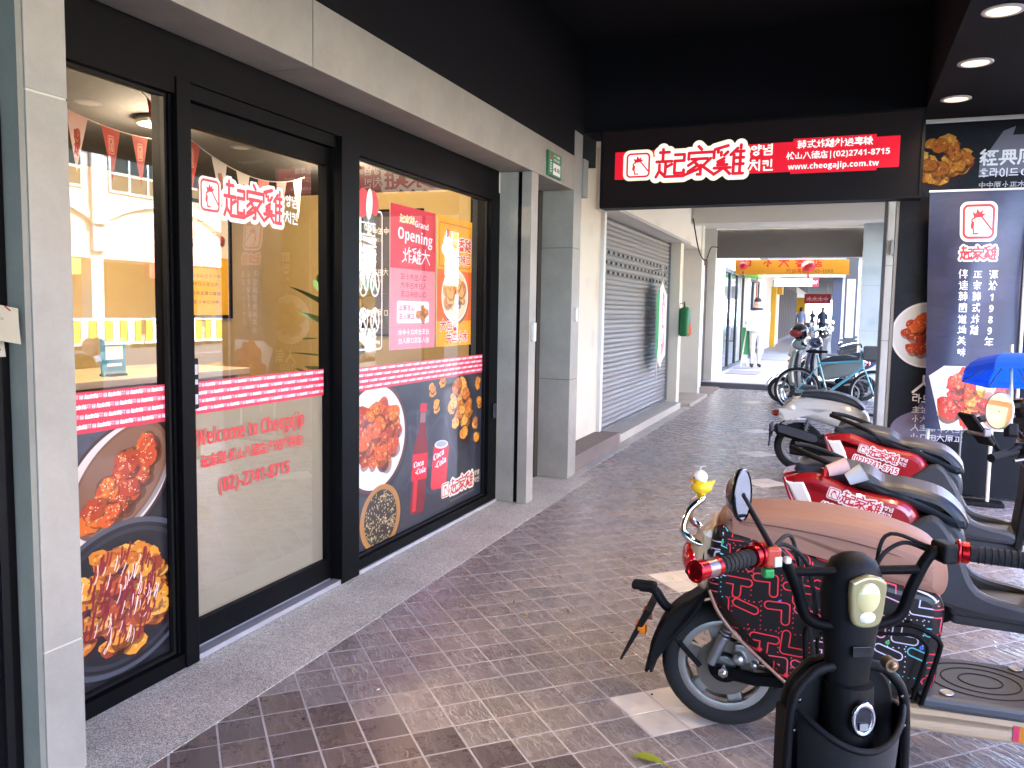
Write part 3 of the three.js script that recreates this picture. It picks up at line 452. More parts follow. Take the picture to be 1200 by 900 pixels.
// ---------------------------------------------------------------- shop front: frames, glass, films, posters
const XG = -2.415;
const pane = (z0, z1, y0, y1, x = XG) => new THREE.PlaneGeometry(Math.abs(z1 - z0), y1 - y0).rotateY(PI / 2).translate(x, (y0 + y1) / 2, (z0 + z1) / 2);
const printMat = (t, o = {}) => phy({ map: t, roughness: 0.28, side: THREE.DoubleSide, clearcoat: 0.5, clearcoatRoughness: 0.05, ...o });
const decalMat = (t, o = {}) => std({ map: t, roughness: 0.4, transparent: true, alphaTest: 0.5, side: THREE.DoubleSide, ...o });
function bandUV(g, width, phase) { const uv = g.attributes.uv; for (let i = 0; i < uv.count; i++) uv.setXY(i, phase + uv.getX(i) * width / 0.4, uv.getY(i)); return g; }
const bandMat = printMat(T.band, { roughness: 0.4 });
function frameSet(z0, z1, y0, y1, t, x0, x1) { return [bb(x0, x1, y0, y0 + t, z0, z1), bb(x0, x1, y1 - t, y1, z0, z1), bb(x0, x1, y0 + t, y1 - t, z0, z0 - t), bb(x0, x1, y0 + t, y1 - t, z1 + t, z1)]; }
const winA = thing('narrow_window', 'narrow black framed shop window with two chicken dishes printed on its lower half', 'window');
mesh('frame', [bb(-2.36, -2.46, 0.007, 0.065, -1.83, -2.498), bb(-2.36, -2.46, 2.236, 2.3, -1.83, -2.498), bb(-2.38, -2.46, 0.066, 2.235, -2.484, -2.498), bb(-2.36, -2.46, 0.066, 2.235, -1.83, -1.86)], M.blackMetal, winA);
mesh('inner_bead', frameSet(-1.861, -2.483, 0.066, 2.235, 0.012, -2.39, -2.408), M.blackPlastic, winA);
mesh('glass', pane(-1.862, -2.482, 0.067, 2.234), M.glass, winA);
mesh('food_print', pane(-1.876, -2.47, 0.08, 0.998, XG + 0.004), printMat(T.foodLeft), winA);
mesh('red_film_band', bandUV(pane(-1.876, -2.47, 0.998, 1.142, XG + 0.0045), 0.594, 0), bandMat, winA);
const door = thing('sliding_door', 'black framed sliding glass door with red lettering over frosted film', 'door');
mesh('frame', [bb(-2.42, -2.47, 0.035, 0.14, -2.575, -3.605), bb(-2.42, -2.47, 2.155, 2.24, -2.575, -3.605), bb(-2.42, -2.47, 0.141, 2.154, -2.575, -2.615), bb(-2.42, -2.47, 0.141, 2.154, -3.575, -3.605)], M.blackMetal, door);
mesh('glass', pane(-2.615, -3.575, 0.14, 2.155, -2.445), M.glass, door);
mesh('frosted_film', pane(-2.615, -3.575, 0.14, 1.0, -2.45), phy({ color: 0xa29d86, roughness: 0.95, transmission: 0.45, thickness: 0, side: THREE.DoubleSide }), door);
mesh('red_film_band', bandUV(pane(-2.616, -3.574, 1.0, 1.135, -2.44), 0.958, 0.3), bandMat, door);
mesh('brand_decal', pane(-2.69, -3.5, 1.802, 1.995, -2.44), decalMat(T.doorLogo), door);
mesh('lettering', pane(-2.66, -3.47, 0.6, 0.955, -2.44), decalMat(T.welcome), door);
{ const h = mesh('door_pull', [bb(-2.395, -2.42, 1.03, 1.235, -2.595, -2.64, 0.006)], M.blackPlastic, door); mesh('pull_label', [bb(-2.392, -2.3945, 1.05, 1.09, -2.605, -2.63), bb(-2.392, -2.3945, 1.13, 1.15, -2.605, -2.63), bb(-2.392, -2.3945, 1.17, 1.21, -2.605, -2.63)], std({ color: 0xb9bcc4, roughness: 0.5 }), h); }
const jamb = thing('door_frame', 'black aluminium posts and wide head frame around the shop door', 'frame');
mesh('post', [bb(-2.352, -2.48, 0.007, 2.3, -2.5, -2.572, 0.003)], M.blackMetal, jamb); mesh('post', [bb(-2.352, -2.48, 0.007, 2.3, -3.61, -3.775, 0.003)], M.blackMetal, jamb);
mesh('head', [bb(-2.37, -2.48, 2.301, 2.458, -1.83, -5.7), bb(-2.385, -2.47, 2.241, 2.3, -2.573, -3.609)], M.blackMetal, jamb); mesh('floor_track', [bb(-2.36, -2.41, 0.008, 0.03, -2.573, -3.609), bb(-2.425, -2.47, 0.007, 0.032, -2.573, -3.609)], std({ color: 0xc9c8cc, roughness: 0.35, metalness: 0.6 }), jamb);
mesh('closing_panel', [bb(-2.48, -2.6, 0.007, 2.459, -5.71, -5.76), bb(-2.48, -2.62, 2.3, 2.459, -1.83, -5.7)], M.blackMetal, jamb);
const winB = thing('wide_window', 'wide black framed shop window with cola bottle and chicken print below red band', 'window');
mesh('frame', [bb(-2.36, -2.46, 0.03, 0.085, -3.776, -5.7), bb(-2.36, -2.46, 2.236, 2.3, -3.776, -5.7), bb(-2.37, -2.46, 0.086, 2.235, -3.776, -3.792), bb(-2.36, -2.46, 0.086, 2.235, -5.545, -5.7)], M.blackMetal, winB);
mesh('sill_strip', [bb(-2.35, -2.41, 0.008, 0.029, -3.776, -5.7)], std({ color: 0xc4c3c6, roughness: 0.4, metalness: 0.5 }), winB);
mesh('inner_bead', frameSet(-3.793, -5.544, 0.086, 2.235, 0.012, -2.39, -2.408), M.blackPlastic, winB);
mesh('glass', pane(-3.793, -5.544, 0.087, 2.234), M.glass, winB);
mesh('food_print', pane(-3.806, -5.53, 0.1, 0.995, XG + 0.004), printMat(T.foodRight), winB);
mesh('red_film_band', bandUV(pane(-3.806, -5.53, 0.995, 1.125, XG + 0.0045), 1.724, 0.1), bandMat, winB);
mesh('open_decal', pane(-3.815, -4.12, 1.2, 2.1, XG + 0.004), decalMat(T.openDecal), winB);
mesh('lock_cover', [bb(-2.345, -2.36, 0.65, 0.76, -5.6, -5.66, 0.004)], M.blackGloss, winB);
const posterOn = (name, label, z0, z1, y0, y1, tex, x) => { const t = thing(name, label, 'poster'); mesh('sheet', pane(z0, z1, y0, y1, x), std({ map: tex, roughness: 0.6, side: THREE.DoubleSide }), t); mesh('backing', [bb(x - 0.001, x - 0.006, y0, y1, z0, z1)], std({ color: 0xcfc8bb, roughness: 0.8 }), t); return t; };
posterOn('opening_poster', 'pink and red grand opening poster hung inside the wide window', -4.28, -4.86, 1.2, 2.06, T.openingPoster, -2.46);
posterOn('yellow_poster', 'yellow chicken offer poster hung inside the wide window', -4.88, -5.42, 1.2, 2.06, T.yellowPoster, -2.455);

// ---------------------------------------------------------------- inside the shop
const mustard = std({ color: 0xb39c68, roughness: 0.85, map: rep(mottle, 0.6) });
const room = thing('shop_interior', 'mustard yellow shop interior behind the glass door', 'room');
mesh('wall', [bb(-5.2, -5.4, 0.01, 2.45, -0.9, -6.55)], mustard, room); mesh('wall', [bb(-2.5, -5.2, 0.01, 2.45, -0.7, -0.9)], mustard, room); mesh('wall', [bb(-2.62, -5.2, 0.01, 2.45, -6.4, -6.55)], mustard, room); mesh('wall', [bb(-2.485, -2.62, 0.01, 2.45, -5.765, -6.39)], mustard, room);
mesh('wall', [bb(-2.5, -2.62, 0.01, 2.45, -0.9, -1.829)], mustard, room);
mesh('room_ceiling', [bb(-2.485, -5.4, 2.455, 2.6, -0.7, -6.55)], std({ color: 0x0d0b0a, roughness: 0.95 }), room);
mesh('room_floor', [metres(bb(-2.6, -5.4, -0.1, 0.006, -0.7, -6.55))], std({ color: 0x6e5a48, roughness: 0.5, map: rep(mottle, 2) }), room);
function framed(name, label, z0, z1, y0, y1, tex) { const t = thing(name, label, 'poster'); mesh('frame', frameSet(z0 + 0.03, z1 - 0.03, y0 - 0.03, y1 + 0.03, 0.03, -5.16, -5.198), M.blackMetal, t); mesh('sheet', pane(z0, z1, y0, y1, -5.18), std({ map: tex, roughness: 0.5 }), t); return t; }
framed('framed_menu', 'framed yellow and white notice on mustard wall seen through the door', -5.42, -6.1, 1.36, 2.32, T.menuYellow);
{ const t = thing('food_picture', 'dark framed food picture on the mustard end wall', 'poster'); mesh('frame', [bb(-3.35, -3.95, 1.2, 2.3, -6.37, -6.398)], M.blackMetal, t); mesh('sheet', new THREE.PlaneGeometry(0.56, 1.06).translate(-3.65, 1.75, -6.367), std({ map: T.wallMenu, roughness: 0.5 }), t); }
const ctr = thing('service_counter', 'brown service counter with small display signs behind the narrow window', 'counter');
mesh('counter_body', [bb(-3.5, -4.1, 0.007, 1.02, -2.6, -4.2, 0.01)], std({ color: 0x6a4a32, roughness: 0.6, map: rep(mottle, 2) }), ctr); mesh('counter_top', [bb(-3.45, -4.15, 1.021, 1.06, -2.55, -4.25, 0.005)], std({ color: 0xb8a88c, roughness: 0.3 }), ctr);
const dsign = (label, x, y, z, w, h, col) => { const t = thing('counter_sign', label, 'sign'); mesh('board', [box(0.012, h, w, x, y + h / 2, z, 0.003)], std({ color: col, roughness: 0.5 }), t); mesh('foot', [box(0.08, 0.012, w * 0.7, x, y + 0.006, z)], M.blackPlastic, t); mesh('print', [box(0.002, h * 0.35, w * 0.7, x + 0.008, y + h * 0.62, z), box(0.002, h * 0.08, w * 0.6, x + 0.008, y + h * 0.3, z)], std({ color: 0xe8e0d0, roughness: 0.6 }), t); };
dsign('orange standing sign on the shop counter', -3.7, 1.06, -2.85, 0.3, 0.22, 0xc8541e); dsign('blue and green standing sign on the shop counter', -3.62, 1.06, -3.35, 0.16, 0.2, 0x2f7a8e); dsign('cream menu card standing on the shop counter', -3.9, 1.06, -3.15, 0.2, 0.36, 0xd8cfb8);
{ const t = thing('potted_plant', 'tall green broad leaf plant beside the framed wall', 'plant', [-3.3, 0.007, -5.0]); mesh('pot', lathe([[0, 0], [0.14, 0], [0.18, 0.32], [0.165, 0.32], [0.15, 0.28], [0, 0.28]]), std({ color: 0x8a6a50, roughness: 0.8 }), t); mesh('stem', [tube([[0, 0.25, 0], [0.02, 0.8, 0.02], [0, 1.5, 0]], 0.018)], std({ color: 0x5a4a2a, roughness: 0.9 }), t);
  const leafShape = smoothShape([[0, 0], [0.07, 0.06], [0.09, 0.16], [0.05, 0.26], [0, 0.32], [-0.05, 0.26], [-0.09, 0.16], [-0.07, 0.06]]); const lm = std({ color: 0x2f5a22, roughness: 0.5, side: THREE.DoubleSide });
  for (let i = 0; i < 26; i++) { const a = i * 2.4, y = 0.5 + i * 0.042, g = new THREE.ShapeGeometry(leafShape); const p = g.attributes.position; for (let k = 0; k < p.count; k++) p.setZ(k, -(p.getY(k) ** 2) * 1.2 - Math.abs(p.getX(k)) * 0.2); g.computeVertexNormals(); g.rotateX(-0.9 + rr(-0.3, 0.3)); g.translate(0, 0, -0.03); g.rotateY(a); mesh('leaf', g.translate(0, y, 0), lm, t); } }
// bunting: one string of pennants each
const flagTone = [canvasTex(128, 128, (c) => { c.fillStyle = '#cf3a22'; c.fillRect(0, 0, 128, 128); crest(c, 40, 18, 44, '#cf3a22', '#e9a090'); }), canvasTex(128, 128, (c) => { c.fillStyle = '#ece2cc'; c.fillRect(0, 0, 128, 128); pieces(c, 64, 40, 22, 20, 6, RED, 18); write(c, '雞', 50, 66, 26, '#c02a2a', 0.14); })];
const flagMats = flagTone.map((t) => std({ map: t, roughness: 0.8, side: THREE.DoubleSide }));
function bunting(label, a, b, sag, n) {
  const t = thing('bunting', label, 'bunting'), P = (u) => [a[0] + (b[0] - a[0]) * u, a[1] + (b[1] - a[1]) * u - sag * 4 * u * (1 - u), a[2] + (b[2] - a[2]) * u];
  mesh('string', [tube(Array.from({ length: 9 }, (_, i) => P(i / 8)), 0.003, 24, 5)], std({ color: 0xe8e2d4, roughness: 0.9 }), t);
  for (let i = 0; i < n; i++) { const p = P((i + 0.25) / n), q = P((i + 0.85) / n), tip = [(p[0] + q[0]) / 2 + rr(-0.02, 0.02), Math.min(p[1], q[1]) - 0.24, (p[2] + q[2]) / 2]; const g = new THREE.BufferGeometry(); g.setAttribute('position', new THREE.Float32BufferAttribute([...p, ...tip, ...q], 3)); g.setAttribute('uv', new THREE.Float32BufferAttribute([0, 1, 0.5, 0, 1, 1], 2)); g.computeVertexNormals(); mesh('pennant', g, flagMats[(i >> 1) % 2], t); }
}
bunting('string of red and white pennants behind the narrow window', [-2.7, 2.4, -1.7], [-3.5, 2.36, -3.7], 0.12, 7);
bunting('string of red and white pennants behind the door', [-2.75, 2.34, -2.7], [-3.5, 2.34, -4.9], 0.16, 7);
// round shop lamps
const glow = std({ color: 0xfff2dc, emissive: 0xffd9a0, emissiveIntensity: 0.9 });
for (const [x, z, l] of [[-3.3, -2.2, 'round shop ceiling lamp by the narrow window'], [-3.5, -3.6, 'round shop ceiling lamp behind the door'], [-3.4, -5.2, 'round shop ceiling lamp behind the wide window']]) {
  const t = thing('ceiling_lamp', l, 'lamp', [x, 2.453, z]); mesh('rim', lathe([[0.0, 0], [0.13, 0], [0.13, -0.03], [0.11, -0.035], [0.105, -0.02], [0, -0.02]]), M.silver, t); mesh('lamp_disc', new THREE.CylinderGeometry(0.1, 0.1, 0.006, 24).translate(0, -0.026, 0), glow, t);
  const pl = new THREE.PointLight(0xffe4c0, 0.48); pl.position.set(0, -0.12, 0); pl.shadow.radius = 4; pl.castShadow = true; t.add(pl);
}
// ---------------------------------------------------------------- lamps of the arcade, hanging sign
const dl = std({ color: 0xfff4e2, emissive: 0xffdba6, emissiveIntensity: 0.1 });
[-2.14, -3.07, -4.0, -4.93, -5.86, -6.77].forEach((z, i) => {
  const t = thing('downlight', 'round recessed downlight in the black dropped ceiling', 'lamp', [0.69, 3.0, z], 0, 'downlights in the dropped ceiling');
  mesh('rim', lathe([[0.075, 0.004], [0.098, 0.004], [0.1, -0.006], [0.08, -0.009], [0.075, 0.0]]), M.whitePaint, t); mesh('lamp_disc', new THREE.CylinderGeometry(0.077, 0.077, 0.004, 24).translate(0, -0.004, 0), dl, t);
  const s = new THREE.SpotLight(0xffd9a8, 0.5, 0, 1.15, 0.8); s.position.set(0, -0.03, 0); s.target.position.set(0, -3, 0); s.shadow.radius = 4; s.castShadow = true; t.add(s, s.target);
});
const sg = thing('hanging_sign', 'long dark lightbox sign with red stripe and pale lettering hung under the black beam', 'sign', [-0.725, 2.335, -6.95], -0.03);
mesh('case', [bb(-1.235, 1.235, 0, 0.645, -0.16, -0.004, 0.006)], M.blackMetal, sg); mesh('rim', [bb(-1.24, 1.24, 0.635, 0.65, -0.165, 0.012), bb(-1.24, 1.24, -0.005, 0.012, -0.165, 0.012), bb(-1.242, -1.222, 0.012, 0.635, -0.164, 0.012), bb(1.222, 1.242, 0.012, 0.635, -0.164, 0.012)], M.blackPlastic, sg);
mesh('sign_face', new THREE.PlaneGeometry(2.44, 0.62).translate(0, 0.323, 0.002), phy({ map: T.sign, roughness: 0.4, specularIntensity: 0.3, emissive: 0xffffff, emissiveMap: T.sign, emissiveIntensity: 0.055 }), sg); mesh('hanger', [rod([-0.9, 0.64, -0.08], [-0.9, 0.66, -0.08], 0.02), rod([0.9, 0.64, -0.08], [0.9, 0.66, -0.08], 0.02)], M.steel, sg);
{ const a = new THREE.RectAreaLight(0xffb8a8, 0.04, 2.2, 0.3); a.position.set(0, 0.32, 0.02); a.rotation.y = PI; sg.add(a); }

// dark advertising board on the outer pillar, fabric banner in front of it
const brd = thing('advert_board', 'tall black advertising board with chicken pictures clad on the outer pillar', 'board', [0.96, 0, -7.5]);
mesh('board', [bb(-0.55, 0.62, 0.02, 2.985, -0.14, -0.004)], phy({ color: 0x17161a, roughness: 0.5, specularIntensity: 0.3 }), brd); mesh('edge_strip', [bb(-0.558, -0.551, 0.02, 2.98, -0.13, -0.01), bb(-0.575, -0.5585, 0.02, 2.98, -0.14, 0.004)], std({ color: 0x8d857a, roughness: 0.6, metalness: 0.3 }), brd);
mesh('printed_face', new THREE.PlaneGeometry(1.16, 2.55).translate(0.03, 1.69, 0.0005), phy({ map: T.panel, roughness: 0.5, specularIntensity: 0.35 }), brd); mesh('pillar_core', [bb(-0.3, 0.62, 0.0, 2.984, -0.6, -0.141)], whiteWall, brd);
const ban = thing('roll_up_banner', 'dark blue fabric banner with red crest and white vertical characters', 'banner', [0.93, 0, -7.28]);
{ const g = new THREE.PlaneGeometry(0.66, 1.84, 10, 16), p = g.attributes.position; for (let i = 0; i < p.count; i++) { const v = (0.92 - p.getY(i)) / 1.84; p.setX(i, p.getX(i) + v * 0.06 - (p.getX(i) < 0 ? -0.0 : v * 0.05)); p.setZ(i, (0.05 * Math.sin(p.getX(i) * 8 + 1.2 + v * 2.2) + 0.05 * (1 - (p.getX(i) / 0.35) ** 2)) * Math.min(1, v * 2.5)); } g.computeVertexNormals(); mesh('fabric', [g.translate(0, 1.5, 0)], std({ map: T.banner, roughness: 0.4, side: THREE.DoubleSide }), ban); }
mesh('top_rail', [bb(-0.335, 0.335, 2.415, 2.432, -0.008, 0.008, 0.003)], std({ color: 0xd6d6d6, roughness: 0.4 }), ban); mesh('white_edge', [rod([0.345, 2.42, 0.004], [0.36, 0.6, 0.004], 0.012)], std({ color: 0xdfe3ea, roughness: 0.5 }), ban); mesh('stand_leg', [rod([-0.24, 0, 0.02], [-0.24, 0.6, 0], 0.014)], M.whitePaint, ban); mesh('stand_leg', [rod([0.2, 0, 0.02], [0.2, 0.6, 0], 0.014)], M.whitePaint, ban); mesh('back_pole', [rod([0, 0.3, -0.06], [0, 2.41, -0.01], 0.01)], M.steel, ban); mesh('foot', [box(0.62, 0.03, 0.16, 0, 0.018, 0.02, 0.008)], M.blackPlastic, ban);

// ---------------------------------------------------------------- next door: cream wall, roller shutter, white doorway
const cw = thing('cream_wall', 'cream painted wall strip between stone pillar and roller shutter', 'wall'); mesh('wall', [metres(bb(-2.4, -2.6, 0.16, 3.119, -6.98, -8.6))], creamWall, cw); mesh('white_jamb', [bb(-2.36, -2.45, 0.12, 2.6, -8.6, -8.68)], std({ color: 0xdedbd2, roughness: 0.7 }), cw); mesh('step', [metres(bb(-2.15, -2.6, 0.006, 0.155, -6.98, -8.68))], std({ color: 0x7d6f68, roughness: 0.8, map: rep(dirt, 1) }), cw);
const sh = thing('roller_shutter', 'closed grey metal roller shutter with rows of small vent slots', 'shutter');
{ const prof = polyShape([[0, 0], [0.012, 0.006], [0.018, 0.024], [0.012, 0.044], [0.004, 0.054], [0, 0.056], [-0.004, 0.054], [-0.004, 0.002]]); const g = clean(new THREE.ExtrudeGeometry(prof, { depth: 3.9, bevelEnabled: false })); const sm = [0x8a8a8a, 0x848484, 0x8e8e8c].map((c) => std({ color: c, roughness: 0.6, metalness: 0.2, map: rep(dirt, 0.7) })), slot = bb(-0.002, 0.0195, 0.008, 0.042, 0, 0.085);
  for (let i = 0; i < 42; i++) { const m = new THREE.Mesh(g, sm[i % 3]); m.name = 'slat'; m.position.set(-2.46, 0.13 + i * 0.056, -12.6); m.castShadow = m.receiveShadow = true; sh.add(m); if ([31, 33, 35].includes(i)) { const s = []; for (let k = 0; k < 17; k++) s.push(slot.clone().translate(0, 0, 0.15 + k * 0.22 + (i === 33 ? 0.1 : 0))); mesh('vent_slots', s, std({ color: 0x0c0c0d, roughness: 0.9 }), m).userData.kind = 'stuff'; } } }
mesh('backing', [bb(-2.5, -2.56, 0.1, 2.6, -8.69, -12.6)], M.blackMetal, sh); mesh('guide_rail', [bb(-2.42, -2.5, 0.12, 2.5, -12.6, -12.64)], M.steel, sh); mesh('bottom_bar', [bb(-2.43, -2.47, 0.1, 0.132, -8.69, -12.6)], M.steel, sh);
mesh('sill', [metres(bb(-2.2, -2.6, 0.005, 0.098, -8.69, -12.62, 0.004))], std({ color: 0xb9b5ac, roughness: 0.9, map: rep(dirt, 1.4) }), sh); mesh('header', [metres(bb(-2.2, -2.62, 2.5, 3.118, -8.4, -13.0))], whiteWall, sh); mesh('header_edge', [bb(-2.19, -2.199, 2.492, 2.53, -8.4, -13.0)], std({ color: 0xa9a69e, roughness: 0.7 }), sh);
const flagT = canvasTex(256, 400, (c, w, h) => { c.fillStyle = '#e4dcd8'; c.fillRect(0, 0, w, h); c.fillStyle = '#3f9a5c'; c.fillRect(0, 0, 34, h); c.fillStyle = '#d88a98'; for (let i = 0; i < 12; i++) { c.beginPath(); c.ellipse(rr(90, 240), rr(20, 380), rr(14, 44), rr(10, 30), rnd() * 3, 0, 7); c.fill(); } write(c, '美味香', 110, 40, 90, '#c0304a', 0.13, true); });
{ const t = thing('shop_pennant', 'green and pink cloth pennant hanging before the roller shutter', 'pennant', [-2.3, 0, -11.3]); const g = new THREE.PlaneGeometry(0.9, 1.15, 8, 10), p = g.attributes.position; for (let i = 0; i < p.count; i++) { const u = p.getX(i) / 0.9 + 0.5, v = p.getY(i) / 1.15 + 0.5; p.setXYZ(i, 0.03 * Math.sin(u * 6), 0.6 + v * 1.1 + (u < 0.5 ? 0.3 * u * 2 * v - 0.0 : 0.3 * (1 - u) * 2 * v) + (1 - v) * Math.abs(u - 0.5) * 0.5, -u * 0.75 + 0.2); } g.computeVertexNormals(); mesh('cloth', g, std({ map: flagT, roughness: 0.85, side: THREE.DoubleSide }), t); mesh('pole', [rod([0.02, 0.55, 0.2], [0.0, 2.1, -0.15], 0.008)], M.whitePaint, t); mesh('wall_bracket', [rod([0, 2.05, -0.14], [-0.15, 2.02, -0.14], 0.008)], M.steel, t); }
const dw = thing('white_doorway', 'open white doorway with notices beyond the roller shutter', 'doorway');
mesh('post', [metres(bb(-2.28, -2.6, 0.006, 3.118, -12.66, -12.9))], creamWall, dw); mesh('post', [metres(bb(-2.28, -2.6, 0.006, 3.118, -14.7, -14.95))], whiteWall, dw); mesh('back_wall', [metres(bb(-3.1, -3.2, 0.006, 3.118, -12.6, -17.0))], std({ color: 0xcfd3cf, roughness: 0.8, map: rep(dirt, 0.5) }), dw); mesh('door_leaf', [bb(-3.06, -3.099, 0.05, 2.2, -13.9, -14.6, 0.005)], std({ color: 0xd8d8d2, roughness: 0.5 }), dw); mesh('wall_end', [metres(bb(-2.35, -3.1, 0.006, 3.118, -16.9, -17.25))], whiteWall, dw); mesh('door_leaf', [bb(-2.42, -2.46, 0.05, 2.35, -15.0, -16.0, 0.005)], std({ color: 0xc9c9c2, roughness: 0.5 }), dw); mesh('dark_gap', [bb(-2.5, -2.56, 0.05, 2.5, -16.0, -16.85)], std({ color: 0x4a4038, roughness: 0.8 }), dw);
mesh('threshold', [metres(bb(-2.1, -3.1, -0.1, 0.05, -12.9, -14.7))], std({ color: 0xb5aca2, roughness: 0.7, map: rep(dirt, 0.6) }), dw); mesh('threshold', [metres(bb(-2.12, -2.6, -0.1, 0.03, -14.95, -16.45))], std({ color: 0x7a6a60, roughness: 0.8, map: rep(dirt, 0.6) }), dw); mesh('notice_sheet', [bb(-3.085, -3.099, 1.5, 1.75, -13.3, -13.6), bb(-3.085, -3.099, 1.1, 1.3, -13.3, -13.55)], std({ color: 0xb8beb8, roughness: 0.8 }), dw); mesh('lintel', [metres(bb(-2.3, -3.1, 2.55, 3.117, -12.9, -14.7))], whiteWall, dw);
{ const t = thing('hanging_bag', 'green and orange bag hanging on the cream doorway post', 'bag', [-2.2, 1.1, -12.75]); mesh('bag_body', [slab(smoothShape([[-0.13, 0], [0.13, 0.02], [0.16, 0.24], [0.09, 0.42], [-0.08, 0.42], [-0.16, 0.22]]), 0.13, 0.04, 3).rotateY(PI / 2)], std({ color: 0x1f6b3a, roughness: 0.7, bumpMap: rep(grainBump, 5), bumpScale: 0.004 }), t); mesh('orange_pocket', [ball(0.1, 0.05, 0.1, -0.08, 0.5, 1, 1)], std({ color: 0xc65a2a, roughness: 0.7 }), t); mesh('strap', [tube([[0, 0.4, 0.05], [-0.02, 0.52, 0], [0, 0.4, -0.06]], 0.008)], std({ color: 0x1f4a2a, roughness: 0.8 }), t); mesh('hook', [rod([-0.1, 0.49, 0], [0, 0.5, 0], 0.006)], M.steel, t); }
// loose cable looping under the white ceiling
{ const t = mesh('cable', [tube([[-2.18, 2.9, -13.05], [-2.16, 2.45, -13.6], [-2.17, 2.35, -14.4], [-2.2, 2.62, -15.2], [-2.25, 2.72, -16.5]], 0.01, 40, 6)], M.rubber); tag(t, 'loose dark cable drooping beside the white doorway', 'cable'); }

// outer columns
const colm = (label, x0, x1, z, d, mats) => { const t = thing('white_column', label, 'column'); mesh('shaft', [metres(bb(x0, x1, 0.0, 3.119, z, z - d, 0.006))], mats, t); mesh('plinth', [metres(bb(x0 - 0.012, x1 + 0.012, 0.0, 0.12, z + 0.012, z - d - 0.012))], std({ color: 0x8a8680, roughness: 0.8 }), t); mesh('panel_joint', [bb(x0 - 0.002, x1 + 0.002, 1.18, 1.19, z + 0.002, z - 0.05), bb(x0 - 0.002, x1 + 0.002, 2.0, 2.008, z + 0.002, z - 0.05)], std({ color: 0xa9a195, roughness: 0.8 }), t); return t; };
const cA = colm('white arcade column with small conduit boxes behind the black board', 0.43, 1.15, -10.0, 0.7, whiteWall); mesh('edge_guard', [bb(0.395, 0.425, 0, 3.0, -9.985, -10.02)], std({ color: 0x4a4a46, roughness: 0.6 }), cA); mesh('conduit_box', [box(0.1, 0.16, 0.05, 0.52, 2.2, -9.975, 0.006), box(0.14, 0.03, 0.05, 0.6, 1.62, -9.975)], std({ color: 0xb0aea6, roughness: 0.6 }), cA);
colm('white arcade column standing behind the scooters near the kerb', 0.6, 1.3, 3.4, 0.7, whiteWall); colm('white arcade column at the next bay behind', 0.6, 1.3, 11, 0.7, whiteWall);
colm('pale blue grey arcade column beside the step', 0.33, 1.0, -16.4, 0.6, std({ color: 0xbcc8cc, roughness: 0.7, map: rep(dirt, 0.5) }));

{ const t = thing('slate_column', 'narrow slate blue column just beyond the step', 'column'); mesh('shaft', [metres(bb(0.06, 0.3, 0.11, 3.4, -18.4, -18.8))], std({ color: 0x4a5162, roughness: 0.7, map: rep(dirt, 0.8) }), t); mesh('plinth', [bb(0.04, 0.32, 0.11, 0.25, -18.38, -18.82)], std({ color: 0x3a3f4a, roughness: 0.8 }), t); mesh('notice_sheet', [bb(0.1, 0.26, 1.0, 2.2, -18.39, -18.399)], std({ color: 0xc4c0c4, roughness: 0.7 }), t); mesh('cap', [bb(0.04, 0.32, 3.3, 3.42, -18.38, -18.82)], whiteWall, t); }
{ const t = thing('pale_column', 'wide pale column standing in the alley beside parked scooters', 'column'); mesh('shaft', [metres(bb(0.55, 1.3, 0.11, 3.4, -21.2, -21.8))], whiteWall, t); mesh('plinth', [bb(0.53, 1.32, 0.11, 0.28, -21.18, -21.82)], std({ color: 0x8a8680, roughness: 0.8 }), t); mesh('cap', [bb(0.5, 1.35, 3.4, 3.5, -21.15, -21.85)], whiteWall, t); }
// ---------------------------------------------------------------- beyond the step: alley, low shops and the next arcade
const ysn = thing('yellow_sign', 'yellow shop sign with red characters hung below the grey end beam', 'sign', [-0.963, 2.25, -17.55]); mesh('board', [bb(-1.08, 1.08, 0, 0.295, -0.05, 0)], std({ color: 0xb8861c, roughness: 0.5 }), ysn); mesh('sign_face', new THREE.PlaneGeometry(2.15, 0.29).translate(0, 0.148, 0.003), std({ map: T.yellowSign, roughness: 0.5 }), ysn); mesh('bracket', [rod([-0.8, 0.29, -0.02], [-0.8, 0.5, 0.2], 0.01), rod([0.8, 0.29, -0.02], [0.8, 0.5, 0.2], 0.01)], M.steel, ysn);
for (const [x, y, s, l] of [[-1.87, 2.4, 0.7, 'small red paper lantern at the end of the yellow sign'], [-0.63, 2.38, 1, 'round red lantern before the middle of the yellow sign']]) { const t = thing('red_lantern', l, 'lantern', [x, y, -17.38]); mesh('globe', ball(0.13 * s, 0, 0.02, 0, 1, 0.85, 1, 16), std({ color: 0xc0231f, roughness: 0.6 }), t); mesh('tassel', [new THREE.ConeGeometry(0.03 * s, 0.12 * s, 8).translate(0, -0.14 * s, 0)], std({ color: 0xa01a1a, roughness: 0.8 }), t); mesh('cord', [rod([0, 0.12 * s, 0], [0, 0.35, 0.1], 0.004)], M.steel, t); }
const low = thing('low_shop', 'low shop row with glazed front and coloured posts beyond the step', 'building');
mesh('front_wall', [metres(bb(-2.45, -2.6, 0.11, 3.2, -17.6, -19.2)), metres(bb(-2.45, -2.6, 2.5, 3.2, -19.2, -29.6)), metres(bb(-2.4, -2.6, 0.11, 2.5, -23.8, -24.4)), metres(bb(-2.4, -2.6, 0.11, 2.5, -28.4, -29.6))], whiteWall, low); mesh('roof', [bb(-9, -2.4, 3.2, 3.4, -17.4, -29.8)], std({ color: 0x6a6660, roughness: 0.9 }), low); mesh('inner_wall', [bb(-4.5, -4.6, 0.11, 3.19, -17.6, -29.6)], creamWall, low);
